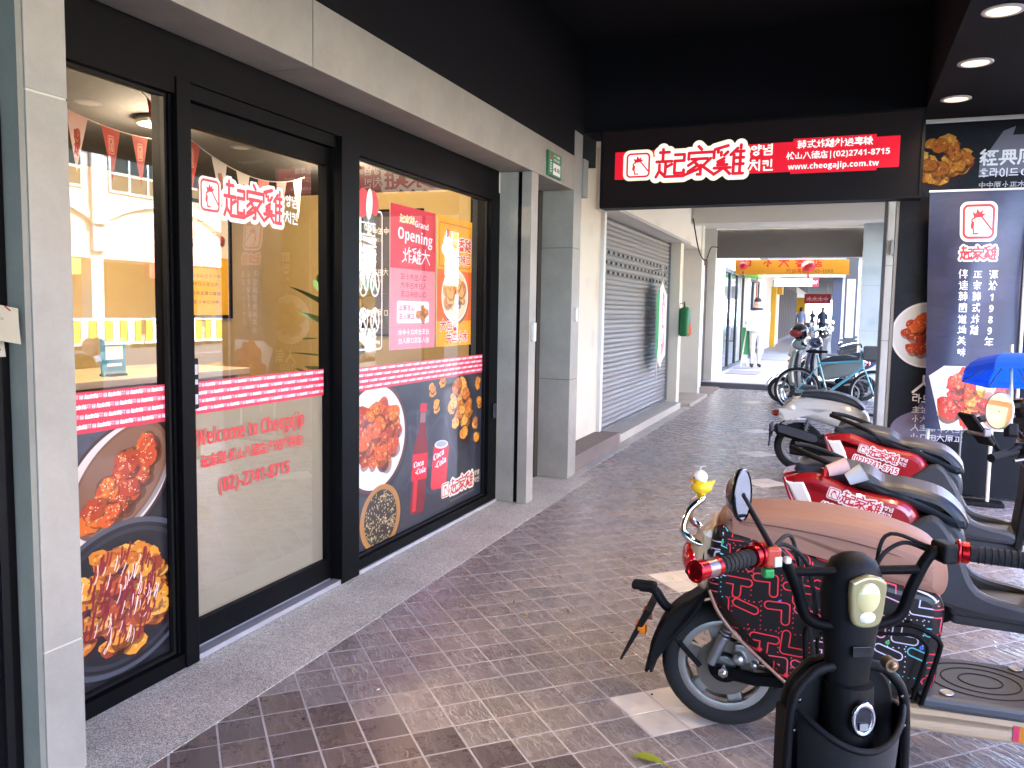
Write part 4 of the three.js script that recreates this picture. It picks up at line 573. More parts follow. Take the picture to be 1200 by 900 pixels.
for (const [z0, z1] of [[-19.25, -20.7], [-20.75, -22.2], [-22.25, -23.75], [-24.45, -26.4], [-26.45, -28.35]]) { const f = mesh('window', frameSet(z0, z1, 0.115, 2.49, 0.06, -2.5, -2.56), std({ color: 0x3a3d42, roughness: 0.5, metalness: 0.4 }), low); mesh('pane', pane(z0 - 0.06, z1 + 0.06, 0.18, 2.43, -2.53), M.glass, f); }
mesh('coloured_post', [bb(-2.38, -2.42, 0.11, 2.6, -26.2, -26.42)], std({ color: 0x8a5a2a, roughness: 0.6 }), low); mesh('awning_sign', [bb(-2.1, -2.45, 2.5, 2.72, -21.5, -23.0)], std({ color: 0x2f86b8, roughness: 0.5 }), low); mesh('awning_sign', [bb(-2.1, -2.45, 2.45, 2.6, -23.2, -24.6)], std({ color: 0x5a9a2a, roughness: 0.5 }), low);
const nx = thing('far_arcade', 'far arcade building with slatted wall and pale columns beyond the alley', 'building');
mesh('upper_storeys', [metres(bb(-14, 2.0, 3.3, 14, -110, -30.2))], std({ color: 0x8a857c, roughness: 0.9, map: rep(dirt, 0.2) }), nx); mesh('front_beam', [metres(bb(-2.9, 2.0, 2.75, 3.299, -30.2, -30.6))], whiteWall, nx);
mesh('side_wall', [metres(bb(-2.7, -3.0, 0.11, 3.299, -30.2, -41))], whiteWall, nx); mesh('side_wall', [metres(bb(-2.75, -3.0, 0.11, 3.299, -58, -78))], whiteWall, nx); mesh('side_wall', [metres(bb(-2.78, -3.0, 0.11, 3.299, -41, -58))], std({ color: 0x6a5c52, roughness: 0.8 }), nx);
for (let i = 0; i < 34; i++) mesh('slat', [bb(-2.72, -2.78, 0.3, 2.9, -41.2 - i * 0.5, -41.4 - i * 0.5)], std({ color: i % 3 ? 0x5a4a40 : 0x7a6a5c, roughness: 0.7 }), nx);
mesh('yellow_post', [bb(-2.5, -2.7, 0.11, 2.6, -36, -36.6), bb(-2.3, -2.7, 2.3, 2.9, -36.61, -37.2)], std({ color: 0xd0a41c, roughness: 0.5 }), nx); mesh('yellow_post', [bb(-2.2, -2.72, 1.6, 2.6, -58.2, -59)], std({ color: 0xd0a41c, roughness: 0.5 }), nx);
for (let i = 0; i < 8; i++) mesh('column', [metres(bb(0.02, 0.9, 0.11, 3.299, -30.7 - i * 6, -31.4 - i * 6))], std({ color: i % 2 ? 0xb8bcc0 : 0xc8ccd2, roughness: 0.7 }), nx);
mesh('dark_column', [bb(-0.28, 0.018, 0.11, 3.298, -30.62, -30.9)], std({ color: 0x3d4352, roughness: 0.7 }), nx);
const bfT = canvasTex(512, 96, (c, w, h) => { c.fillStyle = '#d9ead8'; c.fillRect(0, 0, w, h); scribble(c, 20, 22, 5, 50, '#d0603a', 0.13); scribble(c, 310, 22, 3, 50, '#3f9a62', 0.13); c.fillStyle = '#b3222a'; c.fillRect(440, 0, 72, h); c.fillStyle = '#fff'; c.font = 'bold 52px sans-serif'; c.textBaseline = 'top'; c.fillText('BF', 444, 18, 62); });
{ const t = thing('white_sign', 'white and green overhead sign with red end square over far arcade', 'sign', [-1.46, 2.42, -30.1]); mesh('board', [bb(-0.72, 0.72, 0, 0.28, -0.08, 0)], std({ color: 0xd0d4cc, roughness: 0.5 }), t); mesh('sign_face', new THREE.PlaneGeometry(1.44, 0.28).translate(0, 0.14, 0.004), std({ map: bfT, roughness: 0.5 }), t); mesh('hanger', [rod([-0.5, 0.27, -0.05], [-0.5, 0.42, -0.2], 0.02), rod([0.5, 0.27, -0.05], [0.5, 0.42, -0.2], 0.02)], M.steel, t); }
const rdT = canvasTex(256, 100, (c, w, h) => { c.fillStyle = '#b3202a'; c.fillRect(0, 0, w, h); scribble(c, 20, 26, 4, 50, '#e8b0a8', 0.14); });
{ const t = thing('red_sign', 'red overhead sign deep inside the far arcade', 'sign', [-1.24, 2.1, -50]); mesh('board', [bb(-0.7, 0.7, 0, 0.55, -0.08, 0)], std({ color: 0x9a1a22, roughness: 0.5 }), t); mesh('sign_face', new THREE.PlaneGeometry(1.38, 0.53).translate(0, 0.275, 0.004), std({ map: rdT, roughness: 0.5 }), t); mesh('hanger', [rod([-0.5, 0.5, -0.04], [-0.5, 1.2, -0.04], 0.02), rod([0.5, 0.5, -0.04], [0.5, 1.2, -0.04], 0.02)], M.steel, t); }
{ const t = thing('doormat', 'grey doormat on pale paving before the glazed low shop', 'mat', [-2.0, 0.112, -19.6]); mesh('mat', [box(0.7, 0.012, 1.3, 0, 0.006, 0, 0.005)], std({ color: 0x77757a, roughness: 0.95, bumpMap: rep(grainBump, 10), bumpScale: 0.003 }), t); }

// ---------------------------------------------------------------- across the street: what the shop windows mirror
const opp = thing('arched_building', 'pink tan building with white arches and window bands across the street', 'building');
const tan = std({ color: 0xd9c3ae, roughness: 0.85, map: rep(dirt, 0.15) }), whiteTrim = std({ color: 0xc9c8c6, roughness: 0.8, map: rep(dirt, 0.3) }), darkWin = phy({ color: 0x39423f, roughness: 0.1, clearcoat: 1 });
{ const bay = 8, x0 = 24, n = 10, z1 = 10 - (n - 0.5) * bay, z0 = 10 + bay / 2; const rim = new THREE.Shape(), R = 7.6, a0 = PI / 2 - Math.asin((bay / 2 - 0.3) / R), cy = 5.75 - R; rim.absarc(0, cy, R + 0.22, a0, PI - a0, false); rim.absarc(0, cy, R, PI - a0, a0, true);
  for (let i = 0; i < n; i++) {
    const z = 10 - i * bay;
    mesh('wall_panel', [metres(bb(x0, x0 + 0.4, 3.3, 8.0, z - bay / 2 + 0.002, z + bay / 2 - 0.002))], tan, opp);
    mesh('arch_rim', [new THREE.ExtrudeGeometry(rim, { depth: 0.14, bevelEnabled: false, curveSegments: 20 }).rotateY(-PI / 2).translate(x0 - 0.003, 0, z)], whiteTrim, opp);
    mesh('white_pilaster', [bb(x0 - 0.16, x0 - 0.01, 3.6, 7.95, z - bay / 2 - 0.3, z - bay / 2 + 0.3), bb(x0 - 0.28, x0 - 0.165, 4.7, 5.1, z - bay / 2 - 0.42, z - bay / 2 + 0.42)], whiteTrim, opp);
    mesh('ground_pier', [metres(bb(x0 + 0.01, x0 + 0.6, -0.13, 3.298, z - bay / 2 - 0.3, z - bay / 2 + 0.3))], whiteTrim, opp);
    for (const q of [-1.75, 1.75]) { const c = z + q, w = mesh('window', [bb(x0 - 0.06, x0 - 0.01, 6.1, 6.2, c - 1.6, c + 1.6), bb(x0 - 0.06, x0 - 0.01, 7.6, 7.7, c - 1.6, c + 1.6), ...[-1.55, -0.52, 0.52, 1.55].map((k) => bb(x0 - 0.055, x0 - 0.012, 6.2, 7.6, c + k - 0.06, c + k + 0.06)), bb(x0 - 0.05, x0 - 0.013, 6.85, 6.95, c - 1.55, c + 1.55)], std({ color: 0xa9b0aa, roughness: 0.5 }), opp); mesh('pane', [bb(x0 - 0.02, x0 - 0.012, 6.2, 7.6, c - 1.55, c + 1.55)], darkWin, w); }
    mesh('shop_front', [bb(x0 + 2.4, x0 + 2.6, -0.13, 3.3, z - 3.6, z + 3.6)], std({ color: [0xc8a86a, 0xb08a5a, 0xd0b890, 0xb89a62][i % 4], roughness: 0.7 }), opp); mesh('shop_sign', [bb(x0 + 0.02, x0 + 0.3, 2.6, 3.25, z - 3.2, z + 1.2)], std({ color: [0xc8a04a, 0xb84a3a, 0xd8b46a, 0x6a9a7a][i % 4], roughness: 0.6 }), opp);
  }
  mesh('upper_mass', [metres(bb(x0 + 0.41, x0 + 8, 3.32, 8.0, z0, z1))], tan, opp); mesh('roof_band', [metres(bb(x0 - 0.4, x0 + 0.4, 8.01, 8.4, z0, z1))], std({ color: 0xb86a6a, roughness: 0.8 }), opp); mesh('arcade_back', [bb(x0 + 2.61, x0 + 8, -0.13, 3.31, z0, z1)], tan, opp);
}
struct('far_pavement', metres(bb(19, 32, -0.16, -0.02, -150, 60)), std({ color: 0x9a948c, roughness: 0.85, map: rep(mottle, 0.5) }));
const fenceCol = [std({ color: 0xc9a02a, roughness: 0.6 }), std({ color: 0xd0cec6, roughness: 0.6 })];
for (let i = 0; i < 14; i++) { const t = thing('road_barrier', 'yellow and white striped barrier panel along the far kerb', 'barrier', [18.6, -0.13, -6 - i * 3.1], 0, 'striped barriers along the far kerb'); for (let k = 0; k < 9; k++) mesh('stripe', [box(0.05, 0.75, 0.28, 0, 0.6, -1.3 + k * 0.325)], fenceCol[k % 2], t); mesh('rail', [box(0.07, 0.08, 3.0, 0, 1.02, 0), box(0.07, 0.08, 3.0, 0, 0.18, 0)], fenceCol[1], t); mesh('foot', [box(0.4, 0.14, 0.12, 0, 0.07, -1.2), box(0.4, 0.14, 0.12, 0, 0.07, 1.2)], M.rubber, t); }
function carAt(label, paint, p, turn) {
  const t = thing('parked_car', label, 'car', p, turn);
  const side = smoothShape([[-2.1, 0.35], [-2.15, 0.7], [-1.95, 0.98], [-1.5, 1.05], [-0.95, 1.42], [0.3, 1.5], [0.95, 1.38], [1.5, 0.98], [2.0, 0.86], [2.15, 0.6], [2.08, 0.32], [1.0, 0.25], [-1.2, 0.25]]);
  mesh('body', [slab(side, 1.7, 0.12, 4)], phy({ color: paint, roughness: 0.3, clearcoat: 1, clearcoatRoughness: 0.05 }), t);
  const wshape = smoothShape([[-1.3, 1.02], [-0.85, 1.36], [0.3, 1.43], [0.85, 1.32], [1.25, 1.02], [0, 1.0]]); for (const s of [-1, 1]) mesh('side_window', [slab(wshape, 0.012, 0, 1).translate(0, 0, s * 0.855)], M.blackGloss, t);
  mesh('windscreen', [bb(-0.01, 0.01, -0.34, 0.34, -0.68, 0.68).rotateZ(0.93).translate(1.27, 1.23, 0)], M.blackGloss, t); mesh('grille', [box(0.04, 0.16, 0.9, 2.13, 0.52, 0, 0.01)], M.blackPlastic, t); mesh('plate', [box(0.02, 0.12, 0.36, 2.165, 0.5, 0)], std({ color: 0xd8d8d0 }), t);
  for (const s of [-1, 1]) { mesh('headlight', [ball(0.16, 2.02, 0.75, s * 0.62, 0.6, 0.6, 1.2)], M.lensClear, t); for (const x of [-1.35, 1.35]) { const w = mesh('wheel', lathe([[0.2, -0.1], [0.3, -0.1], [0.32, -0.06], [0.32, 0.06], [0.3, 0.1], [0.2, 0.1]], 24).rotateX(PI / 2).translate(x, 0.32, s * 0.78), M.rubber, t); mesh('rim', lathe([[0, 0.06], [0.2, 0.09], [0.2, -0.09], [0, -0.06]], 16).rotateX(PI / 2).translate(x, 0.32, s * 0.78), M.silver, w); } mesh('wing_mirror', [ball(0.1, 0.85, 1.05, s * 0.98, 0.6, 0.7, 1)], M.blackPlastic, t); }
}
carAt('white hatchback on the road in front of the arched building', 0xd4d4d0, [8.6, -0.13, -21.5], -PI / 2);
carAt('dark grey hatchback further along the road', 0x2c3236, [12.6, -0.13, -33], PI / 2);
// ---------------------------------------------------------------- wheels and shared scooter pieces (heading +x, right side +z)
const arcTube = (cx, cy, R, a0, a1, r, z = 0, n = 16) => tube(Array.from({ length: 9 }, (_, i) => { const a = a0 + (a1 - a0) * i / 8; return [cx + Math.cos(a) * R, cy + Math.sin(a) * R, z]; }), r, n, 8);
function wheel(t, x, r, w, o = {}) {
  const y = o.y ?? r, ri = r * (o.ri ?? 0.68), tread = [];
  const W = mesh('wheel', [lathe([[ri, -w * 0.36], [r * 0.8, -w * 0.5], [r * 0.93, -w * 0.44], [r, -w * 0.2], [r, w * 0.2], [r * 0.93, w * 0.44], [r * 0.8, w * 0.5], [ri, w * 0.36]], 44).rotateX(PI / 2).translate(x, y, 0)], M.rubber, t);
  const rim = [lathe([[ri * 0.86, -w * 0.34], [ri * 1.02, -w * 0.38], [ri * 1.02, -w * 0.3], [ri * 0.9, -w * 0.2], [ri * 0.9, w * 0.2], [ri * 1.02, w * 0.3], [ri * 1.02, w * 0.38], [ri * 0.86, w * 0.34]], 40).rotateX(PI / 2).translate(x, y, 0), new THREE.CylinderGeometry(ri * 0.24, ri * 0.24, w * 0.9, 18).rotateX(PI / 2).translate(x, y, 0)];
  for (let k = 0; k < (o.spokes ?? 5); k++) { const a = k / (o.spokes ?? 5) * 2 * PI + 0.3; rim.push(slab(polyShape([[-0.018, ri * 0.15], [0.018, ri * 0.15], [0.028, ri * 0.93], [-0.028, ri * 0.93]]), w * 0.35, 0.004, 1).rotateZ(a).translate(x, y, 0)); }
  mesh('rim', rim, M.silver, W);
  if (o.disc) mesh('brake_disc', [new THREE.RingGeometry(ri * 0.35, ri * 0.62, 32).translate(x, y, w * 0.47), new THREE.CylinderGeometry(ri * 0.62, ri * 0.62, 0.004, 32, 1, true).rotateX(PI / 2).translate(x, y, w * 0.465)], std({ color: 0x77716a, roughness: 0.4, metalness: 0.8, side: THREE.DoubleSide }), W);
  return W;
}
function fender(cx, cy, R, a0, a1, w, th = 0.008) {                         // curved sheet over a wheel
  const s = new THREE.Shape(); s.absarc(cx, cy, R, a0, a1, a1 < a0); s.absarc(cx, cy, R - th, a1, a0, a1 > a0); return slab(s, w, 0.004, 1);
}
function mirrorOn(t, base, head, normal, r, back) {
  const m = mesh('mirror', [rod(base, head, 0.006, 0.005)], M.blackPlastic, t), q = new THREE.Quaternion().setFromUnitVectors(V(0, 0, 1), V(...normal).normalize()), place = (g) => g.applyQuaternion(q).translate(...head);
  mesh('mirror_shell', [place(lathe([[0.001, -0.026], [r * 0.6, -0.021], [r, -0.004], [r, 0.002], [r * 0.94, 0.003]], 24).rotateX(PI / 2).scale(0.82, 1, 1))], back, m); mesh('mirror_glass', [place(new THREE.CircleGeometry(r * 0.95, 24).scale(0.82, 1, 1).translate(0, 0, 0.0015))], M.mirror, m);
}
function handlebar(t, x, y, turn, o = {}) {                                 // bar with grips, levers and a cowl, turned about the steering axis
  const T2 = (g) => g.rotateY(turn).translate(x, 0, 0), P = (p) => { const v = V(...p).applyAxisAngle(V(0, 1, 0), turn); return [v.x + x, v.y, v.z]; };
  mesh('handlebar', [T2(tube([[-0.06, y - 0.03, -0.32], [-0.03, y, -0.2], [0, y - 0.01, 0], [-0.03, y, 0.2], [-0.06, y - 0.03, 0.32]], 0.011, 30))], M.blackPlastic, t);
  mesh('cowl', [T2(slab(smoothShape([[-0.1, y - 0.08], [-0.09, y + 0.03], [0.02, y + 0.07], [0.1, y + 0.03], [0.12, y - 0.06], [0, y - 0.12]]), 0.3, 0.05, 3))], o.paint ?? M.blackGloss, t);
  for (const s of [-1, 1]) { const g = mesh('grip', [T2(rod([-0.045, y - 0.02, s * 0.24], [-0.075, y - 0.04, s * 0.37], 0.018, 0.017, 14))], M.rubber, t); mesh('switch', [T2(box(0.05, 0.045, 0.06, -0.035, y - 0.012, s * 0.2, 0.01))], M.blackPlastic, g); mesh('lever', [T2(tube([[0.02, y - 0.02, s * 0.2], [0.03, y - 0.03, s * 0.28], [0.0, y - 0.04, s * 0.36]], 0.006, 12))], M.steel, g); mesh('button', [T2(box(0.012, 0.012, 0.02, -0.06, y - 0.03, s * 0.205, 0.003))], M.orange, g); }
  const mb = o.mirrorBack ?? [M.blackPlastic, M.blackPlastic], mh = o.mirrorAt ?? [[-0.06, y + 0.16, -0.34], [-0.06, y + 0.16, 0.34]];
  [-1, 1].forEach((s, i) => { const n = V(...(o.mirrorNormal ?? [-1, 0.1, -s * 0.3])).applyAxisAngle(V(0, 1, 0), turn); mirrorOn(t, P([-0.03, y + 0.01, s * 0.17]), P(mh[i]), [n.x, n.y, n.z], o.mirrorR ?? 0.055, mb[i]); });
}
function frontEnd(t, x, o) {                                                // apron, column, front wheel
  const p = o.paint, wx = x + 0.24;
  mesh('front_apron', [slab(smoothShape([[x - 0.02, 0.28], [x + 0.02, 0.6], [x - 0.02, 0.86], [x + 0.03, 0.9], [x + 0.1, 0.8], [x + 0.14, 0.55], [x + 0.1, 0.32]]), 0.36, 0.07, 4)], p, t); mesh('leg_shield', [slab(smoothShape([[x - 0.06, 0.26], [x - 0.03, 0.6], [x - 0.05, 0.84], [x - 0.025, 0.85], [x + 0.0, 0.6], [x - 0.02, 0.26]]), 0.34, 0.008, 1)], o.inner ?? M.greyPlastic, t);
  wheel(t, wx, 0.215, 0.09, { disc: true }); mesh('front_fender', [fender(wx, 0.215, 0.255, 0.2, 2.7, 0.12)], p, t); mesh('fork', [rod([wx, 0.215, -0.07], [x + 0.08, 0.6, -0.06], 0.016), rod([wx, 0.215, 0.07], [x + 0.08, 0.6, 0.06], 0.016)], M.steel, t);
  mesh('headlight', [ball(0.075, x + 0.12, o.lampY ?? 0.8, 0, 0.6, 0.8, 1.2, 18)], M.lensClear, t);
  for (const s of [-1, 1]) mesh('indicator', [ball(0.03, x + 0.12, 0.7, s * 0.13, 0.8, 0.8, 1)], M.orange, t);
}
function mufflerOn(t, a, b) { mesh('muffler', [rod(a, b, 0.055, 0.05, 18), rod([a[0] - 0.03, a[1] - 0.004, a[2]], a, 0.03, 0.055, 14)], M.blackPlastic, t); mesh('heat_shield', [slab(smoothShape([[0, -0.035], [0.3, -0.03], [0.34, 0.01], [0.28, 0.04], [0, 0.035]]), 0.012, 0.004, 1).rotateZ(Math.atan2(b[1] - a[1], b[0] - a[0])).translate(a[0] + 0.02, a[1] + 0.01, a[2] + 0.055)], M.greyPlastic, t); }
function swing(t, o = {}) { mesh('engine', [slab(smoothShape([[-0.08, 0.15], [-0.06, 0.3], [0.12, 0.34], [0.42, 0.36], [0.45, 0.22], [0.2, 0.14]]), 0.16, 0.03, 2)], M.blackPlastic, t); mesh('shock_absorber', [rod([0.02, 0.22, 0.1], [0.08, 0.5, 0.1], 0.014), ...Array.from({ length: 7 }, (_, i) => new THREE.TorusGeometry(0.024, 0.005, 6, 14).rotateX(PI / 2).rotateZ(-0.21).translate(0.037 + i * 0.006, 0.3 + i * 0.028, 0.1))], M.steel, t); }

// ---------------------------------------------------------------- red delivery scooters
function redScooter(label, group) {
  const t = thing('red_scooter', label, 'scooter', [0, 0, 0], 0, group);
  wheel(t, 0, 0.225, 0.1, {}); swing(t);
  for (const s of [-1, 1]) {
    mesh('side_panel', [slab(smoothShape([[-0.23, 0.76], [-0.17, 0.655], [-0.06, 0.61], [0.1, 0.545], [0.24, 0.545], [0.3, 0.62], [0.24, 0.705], [0.06, 0.73], [-0.1, 0.79]]), 0.09, 0.04, 4).rotateY(s * 0.05).translate(0, 0, s * 0.115)], M.redPaint, t);
    mesh('indicator_lens', [slab(polyShape([[-0.222, 0.745], [-0.175, 0.662], [-0.105, 0.632], [-0.12, 0.69], [-0.15, 0.752]]), 0.06, 0.01, 2).translate(0, 0, s * 0.142)], M.lensClear, t); mesh('lens_edge', [tube([[-0.232, 0.76, s * 0.15], [-0.19, 0.66, s * 0.158], [-0.12, 0.62, s * 0.162]], 0.009, 14)], M.redLens, t);
    mesh('sticker', new THREE.PlaneGeometry(0.34, 0.126).rotateZ(-0.27).rotateY(s > 0 ? 0.05 : PI - 0.05).translate(0.075, 0.655, s * 0.1635), decalMat(T.scooterSticker), t);
    mesh('grab_rail', [tube([[0.06, 0.755, s * 0.12], [-0.02, 0.815, s * 0.125], [-0.15, 0.86, s * 0.1], [-0.22, 0.875, s * 0.05]], 0.012, 20)], M.blackPlastic, t); mesh('side_skirt', [slab(smoothShape([[0.2, 0.56], [0.3, 0.4], [0.4, 0.3], [0.72, 0.27], [0.72, 0.33], [0.52, 0.38], [0.44, 0.55], [0.34, 0.66]]), 0.05, 0.02, 2).translate(0, 0, s * 0.14)], M.greyPlastic, t);
  }
  mesh('tail_lamp', [ball(0.06, -0.2, 0.73, 0, 0.7, 0.6, 1.8)], M.redLens, t); mesh('tail_cap', [slab(smoothShape([[-0.245, 0.765], [-0.2, 0.7], [-0.05, 0.745], [-0.03, 0.775], [-0.12, 0.795]]), 0.22, 0.025, 3)], M.redPaint, t);
  mesh('seat', [slab(smoothShape([[-0.2, 0.79], [-0.1, 0.825], [0.08, 0.81], [0.16, 0.77], [0.25, 0.765], [0.38, 0.735], [0.46, 0.665], [0.47, 0.61], [0.4, 0.62], [0.25, 0.68], [0.05, 0.74], [-0.15, 0.775]]), 0.27, 0.04, 4)], M.seatDark, t);
  mesh('seat_base', [slab(smoothShape([[-0.1, 0.76], [0.05, 0.72], [0.25, 0.66], [0.45, 0.6], [0.46, 0.45], [0.36, 0.38], [0.1, 0.45], [-0.12, 0.6]]), 0.2, 0.02, 2)], M.greyPlastic, t);
  mesh('footboard', [box(0.36, 0.05, 0.3, 0.6, 0.29, 0, 0.02), box(0.34, 0.05, 0.22, 0.6, 0.24, 0, 0.02)], M.greyPlastic, t); mesh('rear_fender', [fender(0, 0.225, 0.275, 1.9, 3.3, 0.13), box(0.012, 0.2, 0.17, -0.32, 0.3, 0, 0.004).rotateZ(0)], M.blackPlastic, t); mufflerOn(t, [-0.16, 0.3, 0.16], [0.26, 0.24, 0.15]);
  frontEnd(t, 0.78, { paint: M.blackGloss, inner: M.blackPlastic }); handlebar(t, 0.76, 0.97, -0.5, { paint: M.blackGloss, mirrorBack: [M.blackPlastic, M.whitePaint], mirrorR: 0.072, mirrorAt: [[-0.02, 1.08, -0.3], [-0.1, 1.1, 0.27]], mirrorNormal: [-0.25, 0.1, 0.97] });
  mesh('side_stand', [rod([0.3, 0.26, -0.13], [0.22, 0.01, -0.24], 0.01)], M.steel, t);
  return t;
}
const redGroup = 'red delivery scooters';
const c1 = redScooter('red scooter with paper cups tucked by its seat, parked behind the tan seated scooter', redGroup); c1.position.set(0.05, 0, -3.82); c1.rotation.y = -0.06;
const c2 = copyOf(c1, [0.2, 0, -5.15], -0.1, 'red scooter with blank seat parked between the white scooter and the other red one');
{ const t = thing('paper_cup', 'pink printed paper cup lying on the red scooter tail', 'cup', [-0.02, 0.80, -3.68], 0.3); mesh('cup_wall', [lathe([[0.024, 0], [0.034, 0.085], [0.036, 0.085]], 22).rotateZ(-1.25)], std({ color: 0xd9b8b4, roughness: 0.7, side: THREE.DoubleSide }), t); mesh('cup_base', [new THREE.CircleGeometry(0.024, 20).rotateY(-PI / 2).rotateZ(0.32)], std({ color: 0xd8d0c8, side: THREE.DoubleSide }), t); mesh('red_tag', [box(0.012, 0.03, 0.05, -0.02, 0.0, 0.02)], M.redLens, t); }
{ const t = thing('paper_cup', 'white and blue paper cup lying open end toward the seat', 'cup', [0.06, 0.775, -3.665], 0.1); mesh('cup_wall', [lathe([[0.026, 0], [0.038, 0.075], [0.041, 0.075]], 22).rotateZ(-1.05)], std({ color: 0xc9d2d8, roughness: 0.7, side: THREE.DoubleSide }), t); mesh('cup_base', [new THREE.CircleGeometry(0.026, 20).rotateY(-PI / 2).rotateZ(0.52)], std({ color: 0xd8d8d8, side: THREE.DoubleSide }), t); mesh('lining', [lathe([[0.024, 0.004], [0.036, 0.074]], 22).rotateZ(-1.05)], std({ color: 0xb03a3a, roughness: 0.7, side: THREE.DoubleSide }), t); }
{ const t = thing('mini_umbrella', 'small bright blue umbrella fixed over a scooter handlebar phone holder', 'umbrella', [0.62, 1.03, -3.58], 0.3); t.rotation.x = -0.3; const n = 8, pos = [], R = 0.18, hh = 0.095, rings = 6, P = (k, j) => { const a = k / n * 2 * PI, u = j / rings, r = R * Math.sin(u * PI / 2 * 0.95), sagk = 1; return [Math.cos(a) * r * sagk, 0.2 + hh * Math.cos(u * PI / 2) , Math.sin(a) * r * sagk]; };
  for (let k = 0; k < n; k++) { const gp = []; for (let j = 0; j < rings; j++) { const a = P(k, j), b = P(k + 1, j), c = P(k + 1, j + 1), d = P(k, j + 1); gp.push(...a, ...b, ...c, ...a, ...c, ...d); } const g = new THREE.BufferGeometry(); g.setAttribute('position', new THREE.Float32BufferAttribute(gp, 3)); g.computeVertexNormals(); mesh('canopy_panel', g, phy({ color: k % 2 ? 0x1652e0 : 0x226cf2, roughness: 0.9, specularIntensity: 0.2, transmission: 0.5, thickness: 0, side: THREE.DoubleSide }), t); mesh('rib', [rod(P(k, 0), P(k, 6), 0.0025)], M.steel, t); }
  mesh('shaft', [rod([0, 0.0, 0], [0, 0.335, 0], 0.006)], M.whitePaint, t); mesh('clamp', [box(0.04, 0.05, 0.04, 0, 0, 0, 0.008)], M.blackPlastic, t); }
{ const t = thing('phone_holder', 'black phone holder clamped to the red scooter handlebar', 'holder', [0.52, 1.0, -3.5], 0.5); mesh('cradle', [box(0.016, 0.15, 0.085, 0, 0.05, 0, 0.006).rotateZ(0.7)], M.blackPlastic, t); mesh('arm', [rod([0.02, 0.02, 0], [0.1, -0.05, -0.05], 0.009)], M.blackPlastic, t); mesh('clip', [box(0.03, 0.03, 0.1, -0.02, 0.03, 0, 0.006)], M.steel, t); }

// ---------------------------------------------------------------- white scooter
{ const t = thing('white_scooter', 'cream white scooter with dark seat and black exhaust beside the advertising board', 'scooter', [-0.3, 0, -8.15], -0.05);
  wheel(t, 0, 0.225, 0.1, {}); swing(t);
  mesh('body', [slab(smoothShape([[-0.2, 0.5], [-0.15, 0.6], [-0.02, 0.69], [0.2, 0.7], [0.45, 0.66], [0.58, 0.56], [0.58, 0.42], [0.48, 0.37], [0.3, 0.44], [0.05, 0.5]]), 0.34, 0.09, 5)], M.whitePaint, t); mesh('tail_trim', [slab(smoothShape([[-0.205, 0.5], [-0.16, 0.6], [-0.06, 0.68], [-0.02, 0.67], [-0.1, 0.58], [-0.12, 0.5]]), 0.26, 0.04, 2)], M.cream, t);
  mesh('seat', [slab(smoothShape([[0.0, 0.7], [0.03, 0.75], [0.25, 0.76], [0.45, 0.71], [0.55, 0.63], [0.5, 0.61], [0.3, 0.67]]), 0.28, 0.04, 3)], M.seatDark, t); mesh('tail_lamp', [ball(0.05, -0.22, 0.53, 0, 0.9, 0.7, 1.3)], M.redLens, t); for (const s of [-1, 1]) mesh('indicator', [ball(0.04, -0.06, 0.6, s * 0.15, 1, 0.8, 0.7)], M.lensClear, t);
  mesh('chrome_rack', [tube([[-0.02, 0.68, 0.08], [-0.14, 0.66, 0.09], [-0.18, 0.74, 0.07], [-0.18, 0.74, -0.07], [-0.14, 0.66, -0.09], [-0.02, 0.68, -0.08]], 0.01, 30)], M.chrome, t); mesh('number_plate', [box(0.01, 0.14, 0.22, -0.26, 0.36, 0, 0.003)], M.blackPlastic, t); mesh('rear_fender', [fender(0, 0.225, 0.275, 1.7, 3.2, 0.12)], M.blackPlastic, t); mufflerOn(t, [-0.18, 0.4, 0.17], [0.25, 0.29, 0.16]);
  mesh('footboard', [box(0.34, 0.08, 0.3, 0.72, 0.28, 0, 0.03)], M.greyPlastic, t); frontEnd(t, 0.95, { paint: M.whitePaint, inner: M.whitePaint, lampY: 0.9 }); handlebar(t, 0.93, 1.0, 0.1, { paint: M.whitePaint, mirrorBack: [M.whitePaint, M.whitePaint] }); }
{ const t = mesh('red_ribbon', [tube([[0.55, 0.86, -8.05], [0.57, 0.8, -8.03], [0.56, 0.66, -8.02], [0.55, 0.54, -8.02]], 0.02, 20, 6).scale(1, 1, 1), ball(0.03, 0.56, 0.87, -8.05, 1.6, 0.8, 1), tube([[0.56, 0.86, -8.04], [0.54, 0.76, -8.01], [0.545, 0.64, -8.0]], 0.016, 16, 6)], std({ color: 0xc01a1e, roughness: 0.7 })); tag(t, 'red ribbon tied to the white scooter front', 'ribbon'); }

